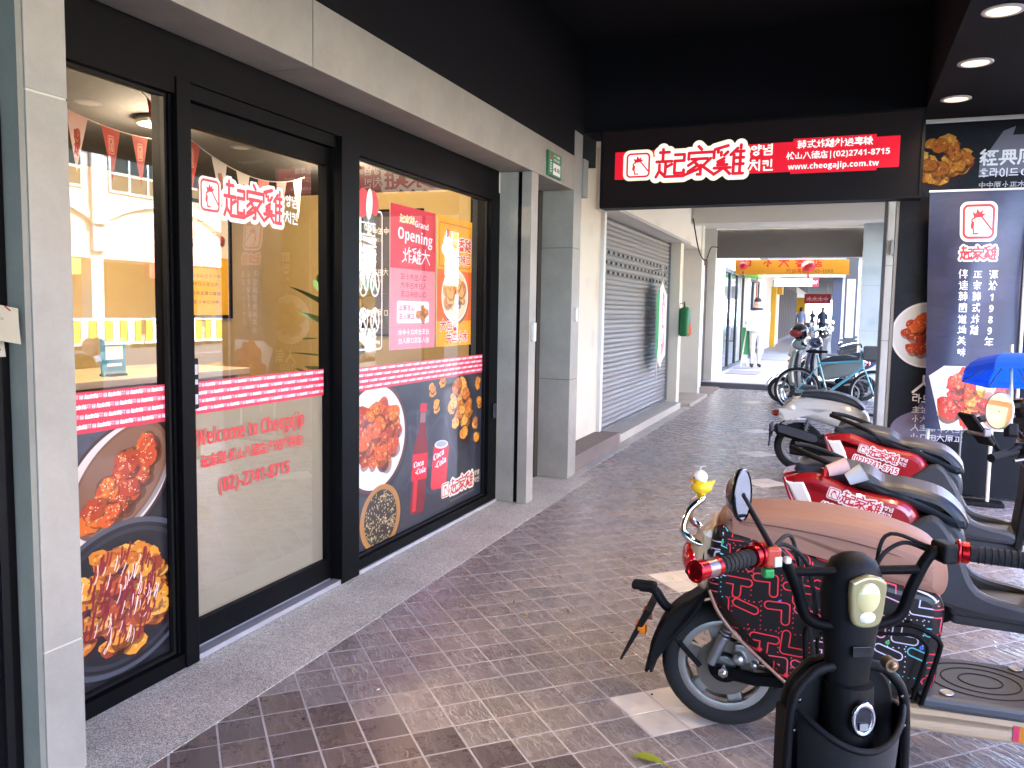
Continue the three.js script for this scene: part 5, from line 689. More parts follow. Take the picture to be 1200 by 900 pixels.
// ---------------------------------------------------------------- bicycle and the scooters behind it
{ const t = thing('bicycle', 'aqua bicycle with black saddle leaning among far scooters', 'bicycle', [-0.55, 0, -13.1], -0.05); const aq = phy({ color: 0x4f9fae, roughness: 0.35, clearcoat: 0.8 }), R = 0.335;
  for (const x of [0, 1.05]) { const w = mesh('wheel', [new THREE.TorusGeometry(R - 0.02, 0.022, 10, 48).translate(x, R, 0)], M.rubber, t); mesh('rim', [new THREE.TorusGeometry(R - 0.045, 0.01, 8, 48).translate(x, R, 0)], M.silver, w); mesh('spokes', Array.from({ length: 18 }, (_, k) => rod([x, R, (k % 2 ? 1 : -1) * 0.02], [x + Math.cos(k / 9 * PI) * (R - 0.05), R + Math.sin(k / 9 * PI) * (R - 0.05), 0], 0.0016, 0.0016, 4)), M.steel, w); }
  mesh('frame', [rod([0, R, 0.04], [0.42, 0.3, 0.03], 0.011), rod([0, R, 0.04], [0.3, 0.72, 0.01], 0.01), rod([0.42, 0.3, 0], [0.26, 0.86, 0], 0.016), rod([0.42, 0.3, 0], [0.9, 0.72, 0], 0.02), rod([0.3, 0.74, 0], [0.88, 0.8, 0], 0.017), rod([0.9, 0.68, 0], [0.86, 0.95, 0], 0.018), rod([1.05, R, 0.04], [0.92, 0.68, 0.02], 0.012)], aq, t);
  mesh('saddle', [slab(smoothShape([[0.1, 0.9], [0.14, 0.94], [0.38, 0.93], [0.4, 0.905], [0.25, 0.89]]), 0.14, 0.03, 2)], M.blackPlastic, t); mesh('handlebar', [tube([[0.78, 1.02, -0.28], [0.84, 1.04, -0.1], [0.86, 1.0, 0], [0.84, 1.04, 0.1], [0.78, 1.02, 0.28]], 0.011)], M.blackPlastic, t); mesh('crank', [new THREE.TorusGeometry(0.09, 0.008, 6, 24).translate(0.42, 0.3, 0.05), rod([0.42, 0.3, 0.06], [0.3, 0.2, 0.06], 0.009)], M.steel, t); mesh('mudguard', [fender(0, R, R + 0.03, 0.9, 2.9, 0.05, 0.004)], M.blackPlastic, t); mesh('side_stand', [rod([0.3, 0.3, -0.05], [0.2, 0.005, -0.2], 0.008)], M.steel, t); mesh('basket', [box(0.26, 0.2, 0.3, 1.02, 0.92, 0, 0.02)], std({ color: 0x4a4a48, roughness: 0.8 }), t); }
function plainScooter(name, label, paint, p, turn, lamp) { const t = thing(name, label, 'scooter', p, turn); wheel(t, 0, 0.22, 0.1, {}); swing(t); mesh('body', [slab(smoothShape([[-0.25, 0.72], [-0.15, 0.6], [0.1, 0.48], [0.4, 0.42], [0.46, 0.6], [0.2, 0.72], [-0.1, 0.78]]), 0.3, 0.06, 3)], paint, t); mesh('seat', [slab(smoothShape([[-0.15, 0.78], [0.1, 0.83], [0.4, 0.76], [0.47, 0.68], [0.4, 0.66], [0, 0.74]]), 0.28, 0.04, 3)], M.seatDark, t); mesh('footboard', [box(0.36, 0.07, 0.3, 0.62, 0.27, 0, 0.02)], M.greyPlastic, t); mesh('tail_lamp', [ball(0.05, -0.25, 0.7, 0, 0.7, 0.7, 1.5)], M.redLens, t); frontEnd(t, 0.82, { paint, lampY: lamp }); handlebar(t, 0.8, 1.0, 0.2, { paint }); mufflerOn(t, [-0.14, 0.3, 0.16], [0.26, 0.24, 0.15]); return t; }
const silverPaint = phy({ color: 0x8c9490, roughness: 0.3, metalness: 0.5, clearcoat: 1 }), navyPaint = phy({ color: 0x2b3a55, roughness: 0.35, clearcoat: 1 }), darkPaint = phy({ color: 0x20242b, roughness: 0.35, clearcoat: 1 });
plainScooter('silver_scooter', 'silver and navy scooter facing the walkway behind the bicycle', silverPaint, [0.2, 0, -14.3], PI - 0.1, 0.82);
plainScooter('navy_scooter', 'navy scooter with bright round headlight near the step', navyPaint, [0.42, 0, -15.4], PI - 0.15, 1.02);
plainScooter('dark_scooter', 'dark scooter parked in front of the far arcade columns', darkPaint, [-0.45, 0.11, -33.5], PI - 0.6, 0.9);
plainScooter('dark_scooter', 'dark scooter standing just beyond the step', darkPaint, [0.5, 0.11, -17.9], PI - 0.25, 0.9); plainScooter('dark_scooter', 'dark scooter standing halfway across the alley', darkPaint, [0.45, 0.11, -20.2], PI - 0.2, 0.9); plainScooter('silver_scooter', 'silver scooter parked at the far side of the alley', silverPaint, [0.5, 0.11, -24], PI - 0.3, 0.9);
{ const t = thing('helmet', 'dark helmet with red visor resting on the silver scooter', 'helmet', [-0.6, 1.08, -14.22]); mesh('shell', ball(0.14, 0, 0.1, 0, 1, 0.95, 1, 18), M.blackGloss, t); mesh('visor', ball(0.13, -0.035, 0.08, 0.03, 1, 0.6, 1, 16), std({ color: 0x8a2a28, roughness: 0.3 }), t); mesh('strap', [tube([[0, 0.02, 0.11], [0, -0.04, 0], [0, 0.02, -0.11]], 0.008)], M.rubber, t); }

// ---------------------------------------------------------------- scooter with the channel-line print and tan seat
{ const t = thing('patterned_scooter', 'electric scooter with tan seat and black panels printed in red maze-like lines', 'scooter', [-0.32, 0, -2.93], 0.05);
  const mz = T.maze; const mazeMat = phy({ map: rep(mz, 1.3), roughness: 0.42, specularIntensity: 0.6, clearcoat: 0.15, clearcoatRoughness: 0.1 });
  const W = wheel(t, 0, 0.22, 0.1, { disc: true, ri: 0.72, spokes: 6 }); mesh('caliper', [box(0.09, 0.07, 0.03, 0.075, 0.285, 0.055, 0.01), ball(0.024, 0.05, 0.27, 0.075), ball(0.014, 0.1, 0.255, 0.075)], M.silver, W); mesh('axle_nut', [new THREE.CylinderGeometry(0.018, 0.018, 0.03, 6).rotateX(PI / 2).translate(0, 0.22, 0.085), ball(0.01, 0, 0.22, 0.1)], M.chrome, W);
  mesh('swing_arm', [slab(polyShape([[-0.04, 0.24], [-0.04, 0.2], [0.1, 0.185], [0.3, 0.2], [0.3, 0.25], [0.1, 0.225]]), 0.03, 0.006, 1).translate(0, 0, 0.075), slab(polyShape([[-0.04, 0.24], [-0.04, 0.2], [0.3, 0.2], [0.3, 0.25]]), 0.03, 0.006, 1).translate(0, 0, -0.075)], M.blackMetal, t);
  for (const s of [-1, 1]) mesh('shock_absorber', [rod([-0.045, 0.245, s * 0.085], [-0.005, 0.34, s * 0.085], 0.019, 0.019, 14), rod([-0.005, 0.34, s * 0.085], [0.025, 0.42, s * 0.085], 0.011), ...Array.from({ length: 6 }, (_, i) => new THREE.TorusGeometry(0.019, 0.005, 6, 14).rotateX(PI / 2).rotateZ(-0.38).translate(-0.003 + i * 0.0055, 0.345 + i * 0.013, s * 0.085))], M.steel, t);
  mesh('hub_motor', [new THREE.CylinderGeometry(0.07, 0.075, 0.08, 26).rotateX(PI / 2).translate(0, 0.22, -0.01)], M.blackPlastic, t);
  mesh('body_shell', [slab(smoothShape([[-0.06, 0.505], [0.03, 0.385], [0.24, 0.205], [0.36, 0.2], [0.62, 0.26], [0.655, 0.42], [0.65, 0.58], [0.5, 0.62], [0.25, 0.68], [0.02, 0.735], [-0.05, 0.72]]), 0.29, 0.035, 4)], mazeMat, t);
  mesh('trim_strip', [tube([[-0.055, 0.52, 0.141], [-0.02, 0.445, 0.141], [0.06, 0.355, 0.141], [0.25, 0.2, 0.141]], 0.006, 24)], std({ color: 0x7a5a48, roughness: 0.4 }), t);
  const seatShape = smoothShape([[-0.035, 0.735], [-0.03, 0.765], [0.04, 0.795], [0.2, 0.806], [0.4, 0.797], [0.58, 0.756], [0.655, 0.705], [0.675, 0.62], [0.645, 0.565], [0.56, 0.565], [0.4, 0.6], [0.2, 0.66], [0.05, 0.705]]);
  const st = mesh('seat', [slab(seatShape, 0.275, 0.07, 6)], M.seatTan, t); mesh('seat_seam', [tube([[0.0, 0.765, 0.132], [0.2, 0.755, 0.139], [0.42, 0.725, 0.139], [0.62, 0.672, 0.132]], 0.0022, 30, 6)], std({ color: 0x54382a, roughness: 0.7 }), st);
  const tail = mesh('tail_shell', [slab(smoothShape([[-0.135, 0.56], [-0.125, 0.66], [-0.08, 0.725], [-0.035, 0.73], [-0.03, 0.56], [-0.08, 0.5]]), 0.24, 0.05, 4)], M.cream, t); mesh('tail_lamp', [ball(0.065, -0.118, 0.6, 0, 0.72, 1.0, 1.95, 24)], M.redLens, tail); mesh('reflector_dot', [ball(0.012, -0.055, 0.645, 0.118)], M.blackPlastic, tail);
  mesh('grab_rail', [tube([[-0.02, 0.68, 0.1], [-0.09, 0.665, 0.105], [-0.15, 0.7, 0.1], [-0.14, 0.765, 0.075], [-0.105, 0.8, 0.04], [-0.1, 0.805, 0], [-0.105, 0.8, -0.04], [-0.14, 0.765, -0.075], [-0.15, 0.7, -0.1], [-0.09, 0.665, -0.105], [-0.02, 0.68, -0.1]], 0.0125, 60, 10)], M.chrome, t);
  mesh('rear_fender', [fender(0, 0.22, 0.262, 1.75, 3.35, 0.13, 0.01), slab(smoothShape([[-0.06, 0.5], [-0.15, 0.43], [-0.23, 0.34], [-0.27, 0.2], [-0.265, 0.17], [-0.2, 0.27], [-0.1, 0.4]]), 0.15, 0.012, 2)], M.blackPlastic, t);
  mesh('plate_bracket', [tube([[-0.17, 0.37, 0], [-0.22, 0.4, 0], [-0.26, 0.45, 0], [-0.31, 0.455, 0]], 0.018, 20, 8), slab(polyShape([[-0.25, 0.4], [-0.275, 0.41], [-0.36, 0.215], [-0.352, 0.212]]), 0.2, 0.002, 1), rod([-0.2, 0.32, 0.03], [-0.08, 0.22, 0.07], 0.009), rod([-0.2, 0.32, -0.03], [-0.08, 0.22, -0.07], 0.009)], M.blackPlastic, t); mesh('plate_lamp', [box(0.09, 0.03, 0.05, -0.295, 0.462, 0, 0.012)], M.blackPlastic, t);
  for (const s of [-1, 1]) mesh('indicator', [new THREE.CylinderGeometry(0.026, 0.026, 0.025, 20).rotateZ(PI / 2).translate(-0.285, 0.335, s * 0.075), ball(0.024, -0.3, 0.335, s * 0.075, 0.5, 1, 1)], M.orange, t);
  const fb = mesh('footboard', [slab(polyShape([[0.6, 0.235], [0.6, 0.28], [0.98, 0.28], [1.06, 0.33], [1.1, 0.3], [1.02, 0.235]]), 0.36, 0.015, 2)], M.greyPlastic, t);
  for (const [r, n] of [[0.1, 'outer_groove'], [0.055, 'inner_groove'], [0.14, 'edge_groove']]) mesh(n, [new THREE.TorusGeometry(r, 0.0022, 6, 48).rotateX(PI / 2).scale(1.15, 1, 0.95).translate(0.8, 0.281, 0)], M.rubber, fb); for (const [x, z] of [[0.68, 0.14], [0.93, 0.14], [0.68, -0.14], [0.93, -0.14]]) mesh('footboard_bolt', [new THREE.CylinderGeometry(0.016, 0.016, 0.006, 16).translate(x, 0.283, z), new THREE.TorusGeometry(0.018, 0.003, 6, 18).rotateX(PI / 2).translate(x, 0.284, z)], M.silver, fb);
  const sk = mesh('lower_skirt', [slab(smoothShape([[0.26, 0.2], [0.6, 0.235], [1.0, 0.235], [1.03, 0.2], [0.9, 0.15], [0.4, 0.15]]), 0.3, 0.03, 3)], M.cream, t);
  const rb = canvasTex(128, 64, (c) => { ['#c03a5a', '#c07a2a', '#9aa82a', '#2a9a5a', '#2a6ac0', '#4a3ac0', '#a03aa0'].forEach((q, i) => { c.fillStyle = q; c.fillRect(i * 19, 0, 20, 64); }); }); mesh('rainbow_sticker', new THREE.PlaneGeometry(0.11, 0.05).translate(0.92, 0.19, 0.1525), std({ map: rb, roughness: 0.2, metalness: 0.4 }), sk);
  mesh('leg_shield', [slab(smoothShape([[0.98, 0.28], [1.05, 0.4], [1.08, 0.7], [1.06, 0.88], [1.11, 0.9], [1.14, 0.7], [1.12, 0.4], [1.08, 0.26]]), 0.34, 0.02, 2)], M.blackPlastic, t); wheel(t, 1.32, 0.215, 0.09, { disc: true }); mesh('front_fender', [fender(1.32, 0.215, 0.255, 0.3, 2.7, 0.12)], mazeMat, t); mesh('fork', [rod([1.32, 0.215, -0.07], [1.12, 0.75, -0.05], 0.016), rod([1.32, 0.215, 0.07], [1.12, 0.75, 0.05], 0.016)], M.blackMetal, t); handlebar(t, 1.1, 1.0, -0.1, {});
  mesh('side_rack', [tube([[0.26, 0.34, 0.2], [0.255, 0.45, 0.2], [0.3, 0.475, 0.2], [0.56, 0.505, 0.2], [0.645, 0.46, 0.2], [0.6, 0.26, 0.2]], 0.008, 40, 8, false, 0.2), tube([[0.3, 0.34, 0.2], [0.3, 0.44, 0.2], [0.56, 0.475, 0.2], [0.61, 0.44, 0.2], [0.575, 0.27, 0.2]], 0.006, 40, 8, false, 0.2), rod([0.3, 0.475, 0.2], [0.3, 0.46, 0.13], 0.006), rod([0.56, 0.505, 0.2], [0.56, 0.49, 0.13], 0.006), rod([0.6, 0.28, 0.2], [0.58, 0.28, 0.13], 0.006)], M.blackMetal, t);
  mesh('side_stand', [rod([0.4, 0.17, -0.12], [0.33, 0.005, -0.22], 0.01), rod([0.4, 0.16, 0.1], [0.36, 0.005, 0.18], 0.01)], M.blackMetal, t); }
{ const t = thing('toy_duck', 'yellow toy duck with white propeller helmet on the chrome rail', 'toy', [-0.425, 0.815, -2.925], 0.4); const yl = std({ color: 0xe8c01a, roughness: 0.45 }); mesh('body', [ball(0.03, 0, 0.025, 0, 1.25, 0.8, 1, 18), new THREE.ConeGeometry(0.014, 0.03, 10).rotateZ(-0.9).translate(0.038, 0.042, 0), lathe([[0.012, 0], [0.016, 0.01], [0.012, 0.02]], 12).translate(0, -0.012, 0)], yl, t); mesh('head', ball(0.022, -0.012, 0.055, 0, 1, 1, 1, 16), yl, t); mesh('helmet', [new THREE.SphereGeometry(0.027, 20, 12, 0, 2 * PI, 0, 1.9).rotateZ(-0.35).translate(-0.008, 0.06, 0)], phy({ color: 0xe6e4e0, roughness: 0.2, clearcoat: 1 }), t); mesh('beak', [ball(0.009, -0.035, 0.05, 0, 1.3, 0.5, 1.2)], M.orange, t); mesh('propeller', [rod([-0.008, 0.085, 0], [-0.008, 0.1, 0], 0.0015), box(0.04, 0.0015, 0.006, -0.008, 0.1, 0), box(0.006, 0.0015, 0.04, -0.008, 0.1, 0)], M.whitePaint, t); for (const s of [-1, 1]) mesh('eye', ball(0.004, -0.03, 0.06, s * 0.012), M.blackGloss, t); }

// ---------------------------------------------------------------- black scooter in front, seen from the rider's side
{ const t = thing('black_scooter', 'black electric scooter with bare tubular handlebar and red aluminium grip rings', 'scooter', [0.052, 0, -1.695], 118 * PI / 180);
  mesh('handlebar', [tube([[-0.055, 0.995, -0.295], [0, 1.0, -0.19], [0, 0.99, -0.15], [0, 0.93, -0.118], [0, 0.872, -0.095], [0, 0.855, -0.05], [0, 0.853, 0], [0, 0.855, 0.05], [0, 0.872, 0.095], [0, 0.93, 0.118], [0, 0.99, 0.15], [0, 1.0, 0.19], [-0.055, 0.995, 0.295]], 0.0115, 90, 12), rod([0, 0.962, -0.134], [0, 0.962, 0.134], 0.009, 0.009, 12)], M.blackMetal, t);
  for (const s of [-1, 1]) {
    const SW = (gs) => gs.map((q) => q.translate(0, 0, -s * 0.19).rotateY(-s * 0.5).translate(0, 0, s * 0.19));
    const g = mesh('grip', SW([rod([0, 0.997, s * 0.225], [0, 0.995, s * 0.315], 0.0158, 0.0158, 20), ...Array.from({ length: 7 }, (_, i) => new THREE.TorusGeometry(0.0158, 0.0015, 5, 20).translate(0, 0.996, s * (0.24 + i * 0.011)))]), M.rubber, t);
    mesh('grip_end', SW([new THREE.CylinderGeometry(0.0185, 0.0185, 0.022, 22).rotateX(PI / 2).translate(0, 0.995, s * 0.362), new THREE.TorusGeometry(0.0175, 0.0035, 8, 22).translate(0, 0.995, s * 0.373), new THREE.CylinderGeometry(0.0185, 0.0185, 0.008, 22).rotateX(PI / 2).translate(0, 0.995, s * 0.32)]), M.redAlu, g); mesh('grip_sleeve', SW([new THREE.CylinderGeometry(0.0175, 0.0175, 0.03, 22).rotateX(PI / 2).translate(0, 0.995, s * 0.338)]), std({ color: 0x9a7d78, roughness: 0.3, metalness: 0.7 }), g);
    mesh('ring', SW([new THREE.CylinderGeometry(0.021, 0.021, 0.012, 24).rotateX(PI / 2).translate(0, 0.998, s * 0.217), new THREE.TorusGeometry(0.021, 0.004, 8, 22).translate(0, 0.998, s * 0.205)]), M.redAlu, g);
    mesh('brake_lever', SW([box(0.03, 0.02, 0.05, 0.025, 0.995, s * 0.185, 0.006), tube([[0.03, 0.992, s * 0.2], [0.05, 0.985, s * 0.27], [0.04, 0.98, s * 0.35]], 0.0055, 20)]), M.blackMetal, g); mesh('switch_block', [box(0.05, 0.04, 0.032, -0.002, 0.997, s * 0.178, 0.008)], s < 0 ? std({ color: 0xa8341c, roughness: 0.4 }) : M.blackPlastic, g);
    mesh('cable', [tube([[0.03, 0.99, s * 0.17], [0.05, 1.0, s * 0.12], [0.05, 0.95, s * 0.07], [0.03, 0.82, s * 0.055]], 0.0045, 30), tube([[0.02, 1.0, s * 0.165], [0.07, 1.01, s * 0.1], [0.06, 0.9, s * 0.075], [0.03, 0.78, s * 0.06]], 0.004, 30)], M.rubber, t);
  }
  mesh('button', [box(0.02, 0.018, 0.02, -0.01, 0.965, -0.182, 0.004)], std({ color: 0x1f8a3f, roughness: 0.3 }), t); mesh('button', [box(0.014, 0.02, 0.016, -0.022, 0.99, -0.17, 0.003), box(0.014, 0.012, 0.012, -0.022, 0.992, -0.15, 0.003)], std({ color: 0xc9c6c0, roughness: 0.4 }), t);
  mirrorOn(t, [0, 1.005, -0.168], [-0.1, 1.135, -0.275], [-0.7, 0.05, 0.71], 0.047, M.blackGloss);
  const hs = mesh('dash_housing', [lathe([[0.043, 0.69], [0.047, 0.74], [0.055, 0.8], [0.064, 0.86], [0.069, 0.915], [0.064, 0.955], [0.05, 0.98], [0.026, 0.992], [0.001, 0.995]], 36).scale(0.72, 1, 0.86).translate(0.012, 0, 0)], M.blackPlastic, t);
  { const dg = slab(smoothShape([[-0.034, 0.955], [0, 0.967], [0.034, 0.955], [0.035, 0.92], [0.024, 0.872], [-0.024, 0.872], [-0.035, 0.92]]), 0.016, 0.006, 3).rotateY(-PI / 2).translate(-0.042, 0, 0); const ds = mesh('display_bezel', [dg], std({ color: 0x9a9168, roughness: 0.25, metalness: 0.3 }), hs); mesh('display_lens', [ball(0.028, -0.043, 0.925, 0, 0.5, 1.2, 0.95, 20)], phy({ color: 0xc8bd86, roughness: 0.06, clearcoat: 1, clearcoatRoughness: 0.02 }), ds); mesh('display_glass', [ball(0.02, -0.044, 0.887, 0, 0.5, 0.7, 1, 16)], phy({ color: 0xd8d6cc, roughness: 0.1, clearcoat: 1 }), ds); }
  mesh('side_knob', [new THREE.CylinderGeometry(0.013, 0.013, 0.02, 18).rotateZ(PI / 2).translate(-0.035, 0.79, 0.058), ball(0.008, -0.047, 0.79, 0.058)], std({ color: 0x8a7256, roughness: 0.35, metalness: 0.6 }), t); mesh('badge', [box(0.006, 0.02, 0.036, -0.034, 0.815, 0, 0.001)], M.blackGloss, t);
  mesh('steering_column', [rod([0.0, 0.42, 0], [0.005, 0.74, 0], 0.054, 0.046, 26)], M.blackPlastic, t); { const k = mesh('key_lock', [new THREE.TorusGeometry(0.02, 0.0045, 8, 26).scale(1, 1.45, 1).rotateY(PI / 2).translate(-0.054, 0.69, 0)], M.chrome, t); mesh('key_slot', [new THREE.CylinderGeometry(0.018, 0.018, 0.01, 22).rotateZ(PI / 2).scale(1, 1.4, 1).translate(-0.05, 0.69, 0).translate(0, -0.0, 0)], M.blackGloss, k); mesh('lock_plate', [box(0.003, 0.014, 0.016, -0.0575, 0.677, 0)], M.silver, k); }
  const shell = smoothShape([[-0.13, 0.3], [-0.142, 0.5], [-0.135, 0.69], [-0.1, 0.75], [-0.05, 0.775], [0.05, 0.775], [0.1, 0.75], [0.135, 0.69], [0.142, 0.5], [0.13, 0.3], [0, 0.28]]);
  mesh('leg_shield', [slab(shell, 0.03, 0.01, 2).scale(0.84, 1, 1).rotateY(-PI / 2).translate(0.045, 0, 0)], M.blackPlastic, t); mesh('shield_rim', [tube([[-0.0, 0.3, -0.136], [0.0, 0.5, -0.146], [0.0, 0.69, -0.139], [0.0, 0.75, -0.103], [0.0, 0.772, -0.055], [0.0, 0.772, 0.055], [0.0, 0.75, 0.103], [0.0, 0.69, 0.139], [0.0, 0.5, 0.146], [0.0, 0.3, 0.136]], 0.011, 70, 10).scale(1, 1, 0.84), ...[-1, 1].map((s) => box(0.06, 0.38, 0.012, 0.025, 0.49, s * 0.118, 0.004))], M.blackPlastic, t);
  const pk = new THREE.CylinderGeometry(0.15, 0.13, 0.24, 36, 1, true, PI + 0.55, PI - 1.1); { const p = pk.attributes.position; for (let i = 0; i < p.count; i++) { const a = Math.abs(p.getZ(i)); if (p.getY(i) > 0) p.setY(i, p.getY(i) + a * a * 3.2); } } pk.scale(1, 1, 0.84).translate(0.07, 0.52, 0); pk.computeVertexNormals();
  const lip = tube(Array.from({ length: 13 }, (_, i) => { const a = PI + 0.55 + (PI - 1.1) * i / 12, x = Math.sin(a) * 0.15, z = Math.cos(a) * 0.15; return [x + 0.07, 0.64 + z * z * 3.2, z * 0.84]; }), 0.0065, 40, 8);
  const po = mesh('pocket', [pk, pk.clone().scale(0.96, 1, 0.96)], std({ color: 0x1b1c1e, roughness: 0.5, side: THREE.DoubleSide, bumpMap: rep(grainBump, 8), bumpScale: 0.0004 }), t); mesh('pocket_lip', [lip], M.blackPlastic, po); mesh('pocket_bolt', [ball(0.006, -0.005, 0.71, 0.105), ball(0.006, -0.005, 0.71, -0.105), ball(0.006, -0.005, 0.65, 0.113), ball(0.006, -0.005, 0.65, -0.113)], M.blackGloss, po); mesh('pocket_bump', [ball(0.045, -0.06, 0.5, 0, 0.6, 1, 1.2)], M.blackPlastic, po);
  mesh('footboard', [box(0.46, 0.05, 0.28, -0.22, 0.25, 0, 0.02)], M.greyPlastic, t); mesh('seat_post_body', [slab(smoothShape([[-0.5, 0.25], [-0.66, 0.4], [-0.75, 0.62], [-1.05, 0.64], [-1.1, 0.45], [-0.95, 0.25]]), 0.24, 0.04, 3)], M.blackPlastic, t); mesh('seat', [box(0.42, 0.08, 0.24, -0.9, 0.69, 0, 0.035)], M.seatDark, t); wheel(t, -0.95, 0.2, 0.09, {}); wheel(t, 0.22, 0.2, 0.09, {}); mesh('fork', [rod([0.22, 0.2, -0.06], [0.06, 0.62, -0.05], 0.014), rod([0.22, 0.2, 0.06], [0.06, 0.62, 0.05], 0.014)], M.blackMetal, t); }

// ---------------------------------------------------------------- people far down the arcade, fallen leaf
function figure(name, label, category, p, turn, joints, tones) {            // one skin over a posed skeleton
  const N = 84, S = 1.0, mc = new MarchingCubes(N, M.rubber, false, false, 60000); mc.isolation = 0; mc.reset();
  const f = mc.field, cap = joints.map(([a, b, r0, r1]) => ({ a: V(...a), d: V(...b).sub(V(...a)), r0, r1 })), q = V(0, 0, 0);
  for (let k = 0; k < N; k++) for (let j = 0; j < N; j++) for (let i = 0; i < N; i++) {
    q.set((i - N / 2) / (N / 2) * S, (j - N / 2) / (N / 2) * S + 0.9, (k - N / 2) / (N / 2) * S); let s = 0;
    for (const c of cap) { const v = q.clone().sub(c.a), u = Math.max(0, Math.min(1, v.dot(c.d) / c.d.lengthSq())); const dd = v.addScaledVector(c.d, -u).length() - (c.r0 + (c.r1 - c.r0) * u); s += Math.exp(-dd * 60); }
    f[i + j * N + k * N * N] = Math.log(Math.max(s, 1e-30)) / 60;
  }
  mc.update(); const g = new THREE.BufferGeometry(), n = mc.count, pos = new Float32Array(mc.positionArray.slice(0, n * 3)), nor = new Float32Array(mc.normalArray.slice(0, n * 3)), col = new Float32Array(n * 3);
  for (let i = 0; i < n; i++) { pos[i * 3] *= S; pos[i * 3 + 1] = pos[i * 3 + 1] * S + 0.9; pos[i * 3 + 2] *= S; const c = tones(pos[i * 3], pos[i * 3 + 1], pos[i * 3 + 2]); col.set(lin(c).toArray(), i * 3); }
  g.setAttribute('position', new THREE.BufferAttribute(pos, 3)); g.setAttribute('normal', new THREE.BufferAttribute(nor, 3)); g.setAttribute('color', new THREE.BufferAttribute(col, 3));
  const t = thing(name, label, category, p, turn); const m = new THREE.Mesh(g, std({ vertexColors: true, roughness: 0.8 })); m.name = 'body'; m.castShadow = m.receiveShadow = true; t.add(m); return t;
}
const walk = (st, ar) => [[[0, 0.95, 0.0], [0, 1.42, 0], 0.14, 0.15], [[-0.03, 1.36, -0.15], [-0.03, 1.36, 0.15], 0.07, 0.07], [[0, 1.42, 0], [0.01, 1.58, 0], 0.05, 0.05], [[0.01, 1.6, 0], [0.02, 1.68, 0], 0.095, 0.09], [[0.1, 1.6, 0], [0.12, 1.6, 0], 0.02, 0.015],
  [[0, 0.92, 0.09], [st * 0.5, 0.5, 0.09], 0.09, 0.06], [[st * 0.5, 0.5, 0.09], [st * 0.7, 0.08, 0.09], 0.06, 0.04], [[st * 0.7, 0.05, 0.09], [st * 0.7 + 0.16, 0.04, 0.1], 0.045, 0.035], [[0, 0.92, -0.09], [-st * 0.3, 0.5, -0.09], 0.09, 0.06], [[-st * 0.3, 0.5, -0.09], [-st * 0.9, 0.1, -0.09], 0.06, 0.04], [[-st * 0.9, 0.06, -0.09], [-st * 0.9 + 0.15, 0.04, -0.1], 0.045, 0.035],
  [[0, 1.38, 0.19], [-ar * 0.3, 1.1, 0.23], 0.055, 0.045], [[-ar * 0.3, 1.1, 0.23], [ar * 0.1, 0.86, 0.24], 0.042, 0.035], [[ar * 0.1, 0.85, 0.24], [ar * 0.2, 0.77, 0.24], 0.035, 0.025], [[0, 1.38, -0.19], [ar * 0.3, 1.1, -0.23], 0.055, 0.045], [[ar * 0.3, 1.1, -0.23], [ar * 0.6, 0.87, -0.23], 0.042, 0.035], [[ar * 0.6, 0.86, -0.23], [ar * 0.68, 0.79, -0.23], 0.035, 0.025]];
const dressed = (shirt, trousers, shoes, hair) => (x, y, z) => (y > 1.66 || (y > 1.56 && x < -0.03) ? hair : y > 1.5 || (Math.abs(z) > 0.19 && y < 1.12 && y > 0.7) ? 0xb08466 : y > 0.97 ? shirt : y > 0.1 ? trousers : shoes);
figure('person', 'person in light blue shirt and white trousers walking in the far arcade', 'person', [-2.0, 0.11, -48], PI / 2, walk(0.22, 0.25), dressed(0x8fa6c8, 0xd8d4cc, 0x4a4540, 0x2a2420));
figure('person', 'person in dark clothes walking near the bright end of the far arcade', 'person', [-2.2, 0.11, -75], PI / 2, walk(0.16, 0.4), dressed(0x2a2c30, 0x26282c, 0x1c1c1c, 0x1c1816));
figure('person', 'person in dark blue jacket standing beside the far dark scooter', 'person', [-0.85, 0.11, -46], -PI / 2, walk(0.04, 0.1), dressed(0x3a4558, 0x2c3038, 0x1c1c1c, 0x4a4038));
{ const fig = walk(0.03, 0.05).slice(0, 11).concat([[[0, 1.38, 0.19], [0.06, 1.12, 0.25], 0.055, 0.045], [[0.06, 1.12, 0.25], [0.26, 1.1, 0.22], 0.042, 0.035], [[0, 1.38, -0.19], [0.06, 1.12, -0.25], 0.055, 0.045], [[0.06, 1.12, -0.25], [0.26, 1.1, -0.22], 0.042, 0.035]]);
  const t = figure('standing_figure', 'life size pale standing figure in white holding a white board', 'figure', [-1.95, 0.11, -21.8], -PI / 2 + 0.2, fig, (x, y, z) => (y > 1.66 || (y > 1.56 && x < 0) ? 0x3a2a22 : y > 1.5 ? 0xc9a088 : y > 1.44 ? 0x2a2a30 : y > 0.1 ? 0xd6d2d0 : 0x2a2a2a)); const b = thing('white_board', 'blank white board held by the pale standing figure', 'board', [-1.95, 0.11, -21.8], -PI / 2 + 0.2); mesh('board', [box(0.012, 0.46, 0.56, 0.3, 1.16, 0, 0.003)], std({ color: 0xe2e0dc, roughness: 0.6 }), b); mesh('board_edge', [box(0.016, 0.012, 0.57, 0.3, 1.395, 0)], M.whitePaint, b); }
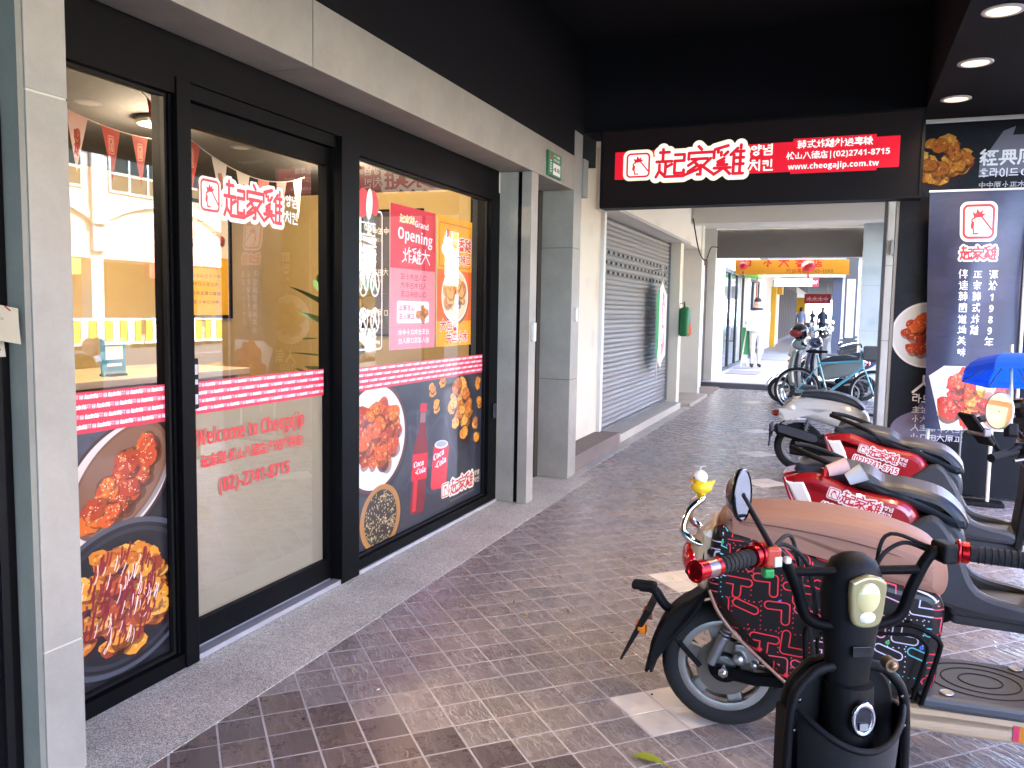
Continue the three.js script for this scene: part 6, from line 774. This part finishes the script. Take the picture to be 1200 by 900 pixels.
{ const t = thing('folding_sign', 'white folding easel with green poster beside the standing figure', 'sign', [-2.2, 0.11, -21.9], 0.2); mesh('easel_leg', [rod([-0.15, 0, 0.25], [0, 1.0, 0], 0.018)], M.whitePaint, t); mesh('easel_leg', [rod([0.25, 0, 0.25], [0.1, 1.0, 0], 0.018)], M.whitePaint, t); mesh('easel_leg', [rod([0.05, 0, -0.3], [0.05, 1.0, 0], 0.018)], M.whitePaint, t); mesh('poster_panel', [box(0.36, 0.7, 0.02, 0.05, 0.65, 0.1, 0.004).rotateX(-0.12)], std({ color: 0x3f9a55, roughness: 0.5 }), t); }
{ const s = smoothShape([[0, 0], [0.02, 0.018], [0.055, 0.022], [0.09, 0.01], [0.115, 0], [0.085, -0.014], [0.05, -0.02], [0.018, -0.014]]), g = new THREE.ShapeGeometry(s, 8).rotateX(-PI / 2), p = g.attributes.position; for (let i = 0; i < p.count; i++) p.setY(i, 0.004 + Math.sin(p.getX(i) * 22) * 0.006 + Math.abs(p.getZ(i)) * 0.35); g.computeVertexNormals(); const t = thing('fallen_leaf', 'yellow green fallen leaf on the floor tiles', 'leaf', [-0.56, 0.004, -2.56], -0.15); mesh('blade', g, phy({ color: 0x9aa82a, roughness: 0.6, transmission: 0.2, thickness: 0, side: THREE.DoubleSide }), t); mesh('stalk', [tube([[0.11, 0.008, 0], [0.14, 0.006, 0.004], [0.165, 0.004, 0.012]], 0.0012, 10, 5)], std({ color: 0xb5a83a, roughness: 0.7 }), t); }
{ const pm = [std({ color: 0xc79a2a, roughness: 0.8 }), std({ color: 0xd8d6d0, roughness: 0.8 }), std({ color: 0x2a2826, roughness: 0.9 })], g = new THREE.IcosahedronGeometry(0.008, 0).scale(1, 0.35, 0.8), list = [[], [], []];
  for (let i = 0; i < 60; i++) { const x = rr(-1.9, 0.1), z = rr(-7, -2.2); list[i % 5 ? (i % 3 === 0 ? 0 : 2) : 1].push(g.clone().scale(rr(0.5, 1.3), 1, rr(0.5, 1.2)).rotateY(rnd() * 6).translate(x, 0.004, z)); } const all = mergeGeometries(list.map((l) => mergeGeometries(l)), true); const m = new THREE.Mesh(all, pm); m.name = 'litter_crumbs'; tag(m, 'scattered leaf crumbs and specks on the tiles', 'litter', null, 'stuff'); scene.add(m); }
scene.traverse((o) => { if (o.isMesh) o.castShadow = o.receiveShadow = true; });
renderer.render(scene, camera);
